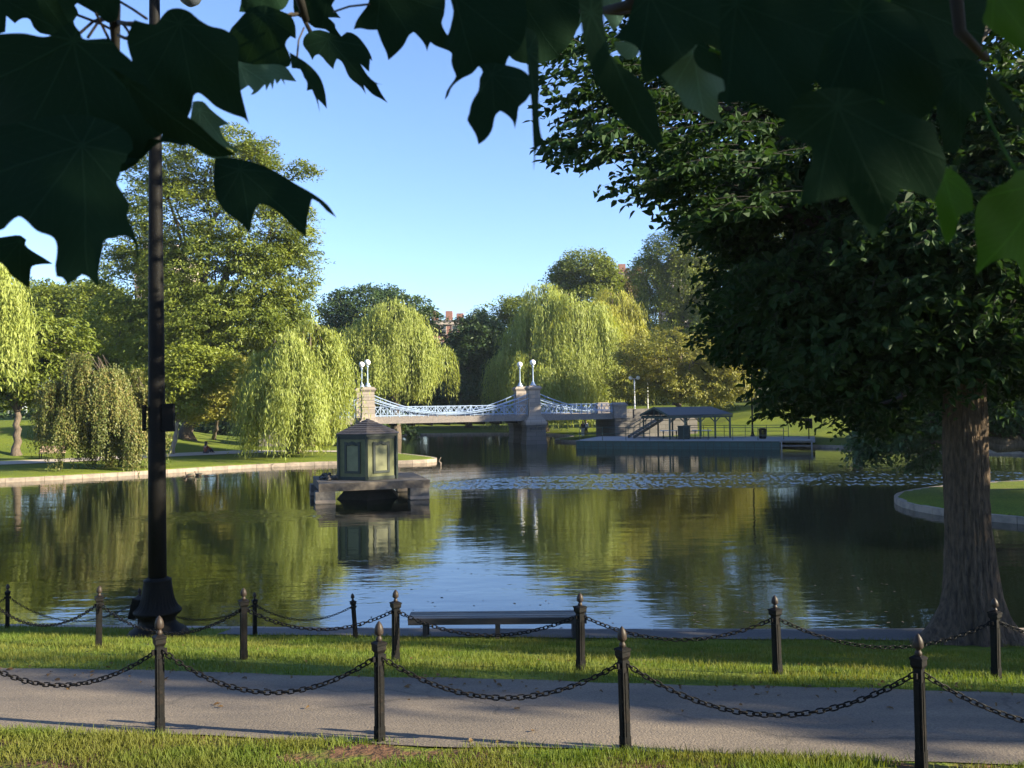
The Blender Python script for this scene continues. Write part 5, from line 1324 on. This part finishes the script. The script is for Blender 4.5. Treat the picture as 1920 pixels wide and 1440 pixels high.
    sub(['pel', 'lhi', 'rhi', 'lkn', 'rkn', 'lan', 'ran'], .024, 'trousers', legs, 'pel')
    for n in 'lr': 
        sub([n + 'an', n + 'to'], .014, 'shoe', MAT['cloth_dark'], n + 'an')
    h = {'a': (hx, hy + .03, hz + .03, .1, .1), 'b': (hx, hy + .02, hz + .09, .075, .085)}; e = [('a', 'b')]
    if long_hair: h['c'] = (hx, hy + .085, hz - .1, .085, .06); h['d'] = (hx, hy + .12, hz - .28, .075, .04); e += [('a', 'c'), ('c', 'd')]
    skin('hair', h, e, 'a', MAT[hairc], t); return t
p = ground(386, 851); person(p, R(150), 'person in a rust coloured jacket seated on the left lawn', 'sit', MAT['cloth_red'], MAT['cloth_dark'], long_hair=True)
p = atZ(1093, 818, .42); p.z = zt(p.x, p.y); person(p, R(200), 'person in white trousers and dark top standing under the right end of the bridge', 'stand', MAT['cloth_dark'], MAT['cloth_white'])
p = atY(1099, 816, p.y + 1.6); p.z = zt(p.x, p.y); person(p, R(170), 'person in a white shirt standing just behind the one in white trousers', 'stand', MAT['cloth_white'], MAT['cloth_dark'], long_hair=True)

# ------------------------------------------------------------------ ducks, driftwood, leaves on the water
def duck(p, rz, label):
    t = thing('duck', label, 'duck', Vector(p), 'ducks by the left shore'); t.rotation_euler = (0, 0, rz)
    skin('body', {'tl': (-.27, 0, .13, .03, .02), 't2': (-.2, 0, .09, .07, .05), 'b': (0, 0, .06, .12, .09), 'ch': (.15, 0, .07, .09, .08), 'n': (.2, 0, .17, .04), 'h': (.22, 0, .26, .047), 'h2': (.26, 0, .265, .035)},
         [('tl', 't2'), ('t2', 'b'), ('b', 'ch'), ('ch', 'n'), ('n', 'h'), ('h', 'h2')], 'b', MAT['feather'], t)
    skin('bill', {'a': (.285, 0, .26, .02, .014), 'b': (.345, 0, .25, .02, .008)}, [('a', 'b')], 'a', MAT['bill'], t)
    for s_ in (-1, 1): skin('wing', {'a': (.1, s_ * .1, .1, .04, .055), 'b': (-.1, s_ * .1, .12, .035, .05), 'c': (-.26, s_ * .03, .14, .012, .02)}, [('a', 'b'), ('b', 'c')], 'a', MAT['feather_dark'], t)
duck(atZ(372, 892, 0), R(170), 'duck floating by the coping, right of two near the left shore')
duck(atZ(355, 893, 0), R(200), 'duck floating by the coping, left of two near the left shore')
p = atZ(826, 873, 0); g = G(); g.tube([p + Vector((0, 0, -.2)), p + Vector((.03, 0, .2)), p + Vector((-.12, 0, .3)), p + Vector((.0, 0, .52)), p + Vector((.04, 0, .55))], [.035, .035, .03, .025, .02], 6)
tag(obj('driftwood_stick', g, MAT['bark_pale'], sm=True), 'pale stick poking out of the water off the grassy point', 'stick')
g = G(); C = []
for k in range(140):
    p = atZ(rs.uniform(600, 1700), rs.uniform(1060, 1178), 0)
    C.append((p.x, p.y, .006))
C = np.array(C); C = C[sdist(C[:, 0], C[:, 1]) < -.5]; n = len(C); V, F = leaf_quads(C, unit(np.array([0, 0, 1.0]) + rs.normal(0, .05, (n, 3))), unit(rs.normal(0, 1, (n, 3)) * [1, 1, 0]), rs.uniform(.03, .11, n), rs.uniform(.02, .07, n)); g.batch(V, F)
tag(obj('floating_leaves', g, MAT['bark_dark']), 'scattered fallen leaves floating near the bank', 'leaves', kind='stuff')
# flowers / low shrubs at the top of the dock lawn
shr = [(1290, 112), (1350, 112), (1440, 112), (1500, 110)]
for k, (px, Y) in enumerate(shr):
    a = atY(px, 772, Y); z = zt(a.x, Y)
    g, _ = crown([(np.array([a.x, Y, z + .6]), np.array([2.6, 1.2, .8]))], 90, 30, .5, .6, .22, .12, 200 + k)
    t = thing('shrub', ['low shrub behind the left half of the dock shelter roof', 'low shrub behind the right end of the dock shelter roof', 'low shrub at the top of the dock lawn right of the thin lamp post', 'low shrub at the far top right of the dock lawn'][k], 'shrub', (a.x, Y, z), 'shrubs above the dock lawn')
    obj('foliage', g, MAT['lf_green'], t)

# ------------------------------------------------------------------ the maple overhead: near leaves hanging into the frame
MB_ = (-1.6, -3.4, zt(-1.6, -3.4))
maple = thing('maple_tree', 'maple with large dark lobed leaves hanging into view along the top', 'tree', Vector(MB_))
g = G(); g.tube(wobble((MB_[0], MB_[1], MB_[2] - .3), (-1.4, -3.2, 9.5), 9, .06, 9), [.55, .42, .36, .34, .32, .3, .27, .22, .16], 16); obj('trunk', g, MAT['bark'], maple, sm=True)
def leaf_poly(g, poly, depth, tx=0.0, ty=0.0, bend=.1, seed=0, curl=.5):
    """one real leaf blade: outline at its own distance, tilted and curved in depth"""
    P = np.array(poly, float); c = P.mean(0); ext = (P.max(0) - P.min(0)).max()
    # finer outline
    Q = []
    for i in range(len(P)):
        a, b = P[i], P[(i + 1) % len(P)]; L_ = np.linalg.norm(b - a); n = max(2, int(L_ / 7))
        def tang(q):
            p0, p1, p2 = P[q - 1], P[q % len(P)], P[(q + 1) % len(P)]; u1, u2 = p1 - p0, p2 - p1
            c_ = (u1 @ u2) / (np.linalg.norm(u1) * np.linalg.norm(u2) + 1e-9)
            return None if c_ < .35 else (u1 / (np.linalg.norm(u1) + 1e-9) + u2 / (np.linalg.norm(u2) + 1e-9)) / 2 * L_
        t0, t1 = tang(i), tang((i + 1) % len(P)); e_ = b - a
        t0 = e_ if t0 is None else t0; t1 = e_ if t1 is None else t1
        for k in range(n):
            x = k / n; Q.append((2 * x**3 - 3 * x**2 + 1) * a + (x**3 - 2 * x**2 + x) * t0 + (-2 * x**3 + 3 * x**2) * b + (x**3 - x**2) * t1)
    Q = np.array(Q); st = max(10.0, ext / 14)
    gx, gy = np.meshgrid(np.arange(P[:, 0].min(), P[:, 0].max(), st), np.arange(P[:, 1].min(), P[:, 1].max(), st))
    I = np.stack([gx.ravel(), gy.ravel()], 1)
    # keep the interior points a little away from the outline
    ins = np.zeros(len(I), bool); dm = np.full(len(I), 1e9)
    for i in range(len(Q)):
        a, b = Q[i], Q[(i + 1) % len(Q)]
        cond = ((a[1] > I[:, 1]) != (b[1] > I[:, 1]))
        if b[1] != a[1]: ins ^= cond & (I[:, 0] < (b[0] - a[0]) * (I[:, 1] - a[1]) / (b[1] - a[1]) + a[0])
        e = b - a; t = np.clip(((I - a) @ e) / (e @ e + 1e-9), 0, 1); dm = np.minimum(dm, np.linalg.norm(I - a - t[:, None] * e, axis=1))
    I = I[ins & (dm > st * .45)]
    A = np.concatenate([Q, I]); n = len(Q)
    res = delaunay_2d_cdt([Vector(p) for p in A], [(i, (i + 1) % n) for i in range(n)], [], 1, 1e-4)
    W2 = np.array([(v.x, v.y) for v in res[0]]); u = (W2 - c) / (ext / 2)
    r = np.random.RandomState(seed); ph = r.uniform(0, 6.28, 3); size = ext / FPX * depth
    z = tx * u[:, 0] + ty * u[:, 1] + bend * (u[:, 0] ** 2 + u[:, 1] ** 2) + .06 * np.sin(2.6 * u[:, 0] + ph[0]) + .05 * np.sin(3.4 * u[:, 1] + 1.7 * u[:, 0] + ph[1]) + .03 * np.sin(7 * u[:, 0] - 5 * u[:, 1] + ph[2])
    V = []
    for (x, y), q in zip(W2, z):
        d = ray(x, y); V.append(CP + d * (depth + q * size * .5 * curl * 2))
    s0 = g.n; g.v.append(np.array(V, np.float32)); g.n += len(V)
    at = P[np.argmin(P[:, 1])] * .72 + c * .28; dc = unit(c - at); pv = np.array([-dc[1], dc[0]])
    g.uv = getattr(g, 'uv', []); g.uv.append(np.stack([(W2 - at) @ dc / ext, (W2 - at) @ pv / ext, np.full(len(W2), r.uniform())], 1))
    F = np.array([f for f in res[2] if len(f) == 3], np.int32)
    # consistent winding: top face away from the viewer (we look up at the undersides)
    a, b, c_ = W2[F[:, 0]], W2[F[:, 1]], W2[F[:, 2]]
    s_ = (b[:, 0] - a[:, 0]) * (c_[:, 1] - a[:, 1]) - (b[:, 1] - a[:, 1]) * (c_[:, 0] - a[:, 0])
    F[s_ < 0] = F[s_ < 0][:, ::-1]
    g.l.append((F + s0).ravel()); g.k.append(np.full(len(F), 3, np.int32))
def stem(par, pts, depth, r_=.0016, mt='bark_dark'):
    g = G(); g.tube([CP + ray(x, y) * (depth + dz) for x, y, dz in pts], r_, 6)
    return obj('petiole', g, MAT[mt], par, sm=True)
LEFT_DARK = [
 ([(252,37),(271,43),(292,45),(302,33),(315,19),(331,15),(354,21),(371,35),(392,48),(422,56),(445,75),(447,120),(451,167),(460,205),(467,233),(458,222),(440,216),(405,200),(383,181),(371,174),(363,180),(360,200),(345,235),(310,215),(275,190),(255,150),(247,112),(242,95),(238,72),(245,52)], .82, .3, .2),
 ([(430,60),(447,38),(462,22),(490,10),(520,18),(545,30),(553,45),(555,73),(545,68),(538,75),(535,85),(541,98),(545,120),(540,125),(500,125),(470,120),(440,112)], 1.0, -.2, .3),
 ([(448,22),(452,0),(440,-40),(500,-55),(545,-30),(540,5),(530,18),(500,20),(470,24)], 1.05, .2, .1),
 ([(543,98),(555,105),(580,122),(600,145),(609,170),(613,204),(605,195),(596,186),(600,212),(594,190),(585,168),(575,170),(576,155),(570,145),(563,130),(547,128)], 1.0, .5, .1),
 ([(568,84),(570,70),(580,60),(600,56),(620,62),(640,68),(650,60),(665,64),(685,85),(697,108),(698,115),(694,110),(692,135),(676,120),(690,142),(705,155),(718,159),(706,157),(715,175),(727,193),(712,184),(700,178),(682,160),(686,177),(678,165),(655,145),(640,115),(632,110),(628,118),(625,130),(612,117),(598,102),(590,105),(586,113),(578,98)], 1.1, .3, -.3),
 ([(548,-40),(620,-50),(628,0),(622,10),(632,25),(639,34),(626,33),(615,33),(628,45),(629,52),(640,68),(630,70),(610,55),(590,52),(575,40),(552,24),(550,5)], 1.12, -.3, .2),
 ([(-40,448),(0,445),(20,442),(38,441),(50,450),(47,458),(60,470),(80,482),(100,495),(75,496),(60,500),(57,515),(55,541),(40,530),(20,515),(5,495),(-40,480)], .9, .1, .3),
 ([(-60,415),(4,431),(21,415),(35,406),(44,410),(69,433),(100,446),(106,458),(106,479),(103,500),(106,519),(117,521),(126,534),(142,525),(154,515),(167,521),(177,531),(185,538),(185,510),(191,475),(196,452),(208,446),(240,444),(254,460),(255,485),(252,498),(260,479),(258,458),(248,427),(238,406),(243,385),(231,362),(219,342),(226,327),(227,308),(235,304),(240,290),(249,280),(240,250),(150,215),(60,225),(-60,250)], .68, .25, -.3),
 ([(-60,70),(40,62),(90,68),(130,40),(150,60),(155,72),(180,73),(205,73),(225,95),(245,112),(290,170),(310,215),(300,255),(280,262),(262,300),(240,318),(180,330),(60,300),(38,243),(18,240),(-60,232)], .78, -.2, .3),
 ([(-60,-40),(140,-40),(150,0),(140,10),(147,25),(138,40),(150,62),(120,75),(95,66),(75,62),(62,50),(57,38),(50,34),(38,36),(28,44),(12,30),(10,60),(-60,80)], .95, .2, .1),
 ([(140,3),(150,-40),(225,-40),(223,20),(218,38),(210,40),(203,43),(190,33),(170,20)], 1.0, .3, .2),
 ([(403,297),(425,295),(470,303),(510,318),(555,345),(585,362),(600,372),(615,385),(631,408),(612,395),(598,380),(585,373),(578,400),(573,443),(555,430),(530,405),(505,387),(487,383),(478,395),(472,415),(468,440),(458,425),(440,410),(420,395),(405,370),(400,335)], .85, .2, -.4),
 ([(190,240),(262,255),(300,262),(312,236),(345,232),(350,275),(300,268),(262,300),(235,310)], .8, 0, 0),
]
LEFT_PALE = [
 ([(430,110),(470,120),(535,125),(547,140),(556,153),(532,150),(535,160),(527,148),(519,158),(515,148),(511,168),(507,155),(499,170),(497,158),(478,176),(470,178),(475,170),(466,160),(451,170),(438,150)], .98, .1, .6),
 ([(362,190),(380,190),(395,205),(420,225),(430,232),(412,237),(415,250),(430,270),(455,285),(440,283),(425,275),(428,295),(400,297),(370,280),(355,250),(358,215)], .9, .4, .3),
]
LEFT_DARK += [
 ([(205,125),(250,150),(290,172),(330,202),(370,232),(410,268),(442,290),(403,294),(350,270),(300,250),(270,222),(245,178)], .74, .3, .7),
 ([(60,-30),(90,-20),(130,45),(152,95),(140,88),(110,60),(80,28)], .85, .5, .5),
]
MID_DARK = [
 ([(663,55),(668,40),(680,22),(690,8),(692,-50),(830,-50),(835,0),(832,30),(828,42),(835,60),(860,90),(850,100),(838,94),(815,85),(807,79),(803,88),(801,97),(797,85),(788,72),(776,60),(768,65),(757,85),(740,103),(728,113),(725,100),(715,78),(707,56),(690,56),(675,53)], .95, .2, .3),
 ([(846,45),(850,20),(845,0),(840,-50),(960,-50),(985,0),(985,60),(970,95),(955,105),(945,130),(940,140),(920,142),(897,124),(885,138),(870,145),(855,155),(845,167),(840,180),(834,187),(838,170),(848,155),(855,143),(850,130),(846,115),(847,100),(838,93),(832,82),(842,60)], .85, -.3, .2),
 ([(898,122),(905,135),(900,145),(897,170),(888,185),(882,200),(880,212),(876,225),(885,240),(893,255),(897,271),(910,262),(922,245),(930,215),(938,208),(950,215),(962,228),(965,242),(970,220),(973,200),(985,190),(1000,160),(985,135),(950,122),(920,118)], .8, .3, -.3),
 ([(985,50),(1003,60),(1010,120),(1012,240),(1018,265),(1021,272),(1010,275),(1005,283),(1003,300),(1000,322),(1001,290),(999,250),(997,200),(990,130)], .75, .9, .1),
 ([(935,-60),(1090,-60),(1080,60),(1040,110),(1000,120),(960,110),(940,60)], 1.15, .2, .1),
]
RIGHT_DARK = [
 ([(1082,-30),(1128,-30),(1135,60),(1150,110),(1190,140),(1225,185),(1235,230),(1240,265),(1232,270),(1258,299),(1225,280),(1200,255),(1165,225),(1140,190),(1120,160),(1105,120),(1092,60)], .6, .6, .3),
 ([(1150,70),(1170,50),(1200,-40),(1400,-40),(1420,60),(1370,100),(1310,80),(1300,90),(1270,115),(1240,140),(1210,158),(1203,140),(1195,90)], .66, .1, .2),
 ([(1350,-40),(1540,-40),(1560,50),(1540,100),(1520,180),(1500,222),(1470,225),(1440,205),(1400,190),(1365,195),(1352,120)], .56, -.2, .2),
 ([(1655,194),(1684,208),(1725,222),(1752,233),(1757,257),(1774,306),(1752,377),(1725,364),(1690,353),(1674,385),(1638,449),(1600,390),(1587,367),(1500,386),(1508,339),(1523,293),(1519,276),(1490,262),(1454,253),(1475,225),(1481,203),(1508,176),(1554,165),(1617,170)], .52, .2, .35),
 ([(1755,115),(1800,110),(1840,120),(1850,160),(1845,200),(1822,212),(1810,240),(1795,287),(1770,285),(1760,230),(1752,180)], .7, .3, .3),
 ([(1490,20),(1600,-10),(1700,20),(1750,90),(1765,180),(1720,225),(1650,200),(1560,180),(1510,120)], .62, -.2, .1),
 ([(1560,-40),(1780,-40),(1860,-40),(1850,40),(1830,120),(1760,120),(1700,60),(1620,20)], .9, .2, .2),
 ([(1846,130),(1865,145),(1890,175),(1910,205),(1924,242),(1905,236),(1880,204),(1855,168)], .6, .9, .6),
 ([(1200,60),(1260,40),(1330,90),(1375,150),(1370,200),(1330,175),(1290,150),(1240,150)], .95, .1, .2),
]
RIGHT_YOUNG = [
 ([(1752,320),(1765,312),(1785,318),(1805,335),(1822,360),(1825,395),(1800,405),(1790,440),(1775,461),(1768,440),(1758,400),(1750,360)], .62, .4, .2),
 ([(1908,320),(1925,318),(2000,300),(2010,560),(1935,560),(1920,536),(1905,490),(1880,485),(1860,492),(1829,516),(1832,480),(1828,420),(1832,385),(1860,355),(1890,340)], .6, .2, .3),
 ([(1843,42),(1850,10),(1850,-40),(2000,-40),(2000,100),(1915,92),(1890,78),(1865,60)], .55, .3, .2),
 ([(1638,0),(1640,-30),(1675,-30),(1670,0),(1664,28),(1650,15)], .8, .2, .2),
 ([(1120,160),(1150,165),(1200,210),(1225,240),(1228,262),(1200,240),(1160,205)], .9, .2, .4),
]
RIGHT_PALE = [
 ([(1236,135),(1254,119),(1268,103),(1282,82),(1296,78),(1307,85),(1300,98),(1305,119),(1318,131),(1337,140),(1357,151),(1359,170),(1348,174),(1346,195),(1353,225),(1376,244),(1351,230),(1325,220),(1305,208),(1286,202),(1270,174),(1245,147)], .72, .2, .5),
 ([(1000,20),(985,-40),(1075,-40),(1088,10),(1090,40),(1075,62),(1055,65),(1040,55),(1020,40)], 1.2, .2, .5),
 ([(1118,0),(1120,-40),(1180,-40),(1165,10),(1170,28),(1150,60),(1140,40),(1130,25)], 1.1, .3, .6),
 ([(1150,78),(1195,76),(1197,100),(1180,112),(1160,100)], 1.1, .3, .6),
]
BR = []
def branch(pts, r0, name='branch'):
    """a limb from the trunk over the viewer's head to the leaf cluster"""
    g = G(); n = len(pts); g.tube([Vector(p) for p in pts], [r0 * (1 - .9 * i / (n - 1)) + .002 for i in range(n)], 8)
    o = obj(name, g, MAT['twig'], maple, sm=True); return o
def W_(px, py, d): return CP + ray(px, py) * d
b1 = branch([(-1.45, -3.3, 6.2), (-1.3, -1.5, 6.6), (-.9, -.3, 6.0), W_(120, -420, .95), W_(190, -120, 1.0), W_(214, 10, 1.05), W_(218, 110, 1.05)], .022)
b2 = branch([(-1.42, -3.2, 6.5), (-.6, -1.6, 7.0), (-.1, -.4, 6.3), W_(760, -500, 1.1), W_(600, -160, 1.15), W_(556, -20, 1.1), W_(575, 40, 1.12)], .022)
b3 = branch([(-1.4, -3.1, 6.8), (0, -1.8, 7.2), (.4, -.4, 6.3), W_(1150, -400, .9), W_(1240, -120, .95), W_(1180, 10, .95), W_(1120, 22, 1.0)], .022)
b4 = branch([(-1.4, -3.1, 7.0), (.6, -2.0, 7.4), (1.2, -.6, 6.3), W_(1750, -420, .8), W_(1780, -120, .8), W_(1800, 60, .78), W_(1850, 110, .8)], .013)
sd_ = 0
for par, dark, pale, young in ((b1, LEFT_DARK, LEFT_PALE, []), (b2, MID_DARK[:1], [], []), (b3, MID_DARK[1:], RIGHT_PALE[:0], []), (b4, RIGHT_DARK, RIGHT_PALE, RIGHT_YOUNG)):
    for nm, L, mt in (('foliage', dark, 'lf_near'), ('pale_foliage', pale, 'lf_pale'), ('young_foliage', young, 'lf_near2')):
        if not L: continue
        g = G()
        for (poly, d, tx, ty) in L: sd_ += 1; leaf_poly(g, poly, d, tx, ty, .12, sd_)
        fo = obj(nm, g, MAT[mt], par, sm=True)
        at_ = fo.data.attributes.new('leaf_pos', 'FLOAT_VECTOR', 'POINT'); at_.data.foreach_set('vector', np.concatenate(g.uv).astype(np.float32).ravel())
stem(b1, [(218, 60, .1), (190, 45, .05), (145, 28, 0)], .98); stem(b1, [(205, 35, .1), (185, 40, .06), (165, 70, 0)], .95); stem(b1, [(150, 62, 0), (175, 40, .05), (200, 30, .1)], .97); stem(b1, [(180, 25, 0), (195, 55, .04), (205, 75, 0)], .96)
stem(b1, [(222, 42, .1), (240, 45, .02), (258, 45, 0)], .95, .003); stem(b1, [(220, 0, .1), (250, 18, .06), (275, 35, 0)], .95); stem(b1, [(222, 66, .05), (235, 72, .02), (246, 70, 0)], .95, .002); stem(b1, [(228, 42, .05), (238, 55, .02), (244, 65, 0)], .95)
stem(b2, [(545, 28, 0), (565, 26, .02), (583, 62, .02)], 1.1, .003); stem(b2, [(548, 24, 0), (520, 35, 0), (500, 60, -.05)], 1.05, .0012); stem(b2, [(570, 52, 0), (560, 75, -.02), (557, 107, -.08)], 1.08, .0012); stem(b2, [(626, 22, 0), (655, 12, -.05), (692, 8, -.12)], 1.05, .0012)
stem(b3, [(1086, 20, 0), (1160, 22, 0), (1182, 2, 0)], 1.0, .003); stem(b3, [(1130, 23, 0), (1165, 26, 0), (1190, 20, 0)], 1.0, .002)
stem(b4, [(1844, 195, .1), (1865, 245, .08), (1890, 295, .04), (1906, 322, 0)], .62, .0012, mt='lf_near2'); stem(b4, [(1843, 95, .1), (1855, 75, .05), (1866, 60, 0)], .6, .0012, mt='lf_near2'); stem(b4, [(1875, 155, .1), (1900, 168, .1), (1930, 182, .1)], .75, .0012, mt='lf_near2'); stem(b4, [(1655, 194, 0), (1640, 189, .02), (1615, 187, .05)], .52, .0012, mt='lf_near2')
stem(b4, [(1330, 92, 0), (1348, 98, 0), (1366, 107, 0)], .8, .0016, mt='lf_near2')
# the rest of the maple crown, over and beside the viewer
Lb = [(np.array([.5, -1.8, 8.2]), np.array([5.0, 3.6, 1.9])), (np.array([4.6, -1.6, 6.4]), np.array([2.2, 2.6, 1.5])), (np.array([-3.5, -2.5, 7.4]), np.array([2.8, 2.6, 1.6])), (np.array([6.5, -4.0, 7.5]), np.array([2.5, 2.5, 2.0]))]
Pm = lobes_pts(Lb, 330, 91, .2, -1.6); O, D, Ln = [], [], []; r = np.random.RandomState(92)
for p in Pm:
    d = unit(np.array([p[0], p[1] + 3, -.6]) + r.normal(0, .8, 3)); L = r.uniform(.7, 1.3); O.append(p); D.append(d); Ln.append(L)
g, g2 = sprays(O, D, Ln, 93, llen=.17, lwid=.16)
obj('crown', g, MAT['lf_near'], maple); obj('twigs', g2, MAT['bark_dark'], maple)

# ------------------------------------------------------------------ morning haze over the park
g = G(); g.box((0, 140, 24), (1000, 560, 53))
HZ = bpy.data.materials.new('haze'); HZ.use_nodes = True; hn = HZ.node_tree.nodes; hn.clear()
ho = hn.new("ShaderNodeOutputMaterial"); hv = hn.new("ShaderNodeVolumePrincipled"); hv.inputs["Color"].default_value = (.72, .86, 1, 1)
hv.inputs["Density"].default_value = .00016; hv.inputs["Anisotropy"].default_value = .2; HZ.node_tree.links.new(hv.outputs[0], ho.inputs["Volume"])
ho_ = obj('haze', g, HZ); tag(ho_, 'thin morning haze hanging over the whole park', 'haze', kind='stuff'); ho_.display_type = 'WIRE'
SC.cycles.volume_bounces = 0; SC.cycles.volume_step_rate = 10
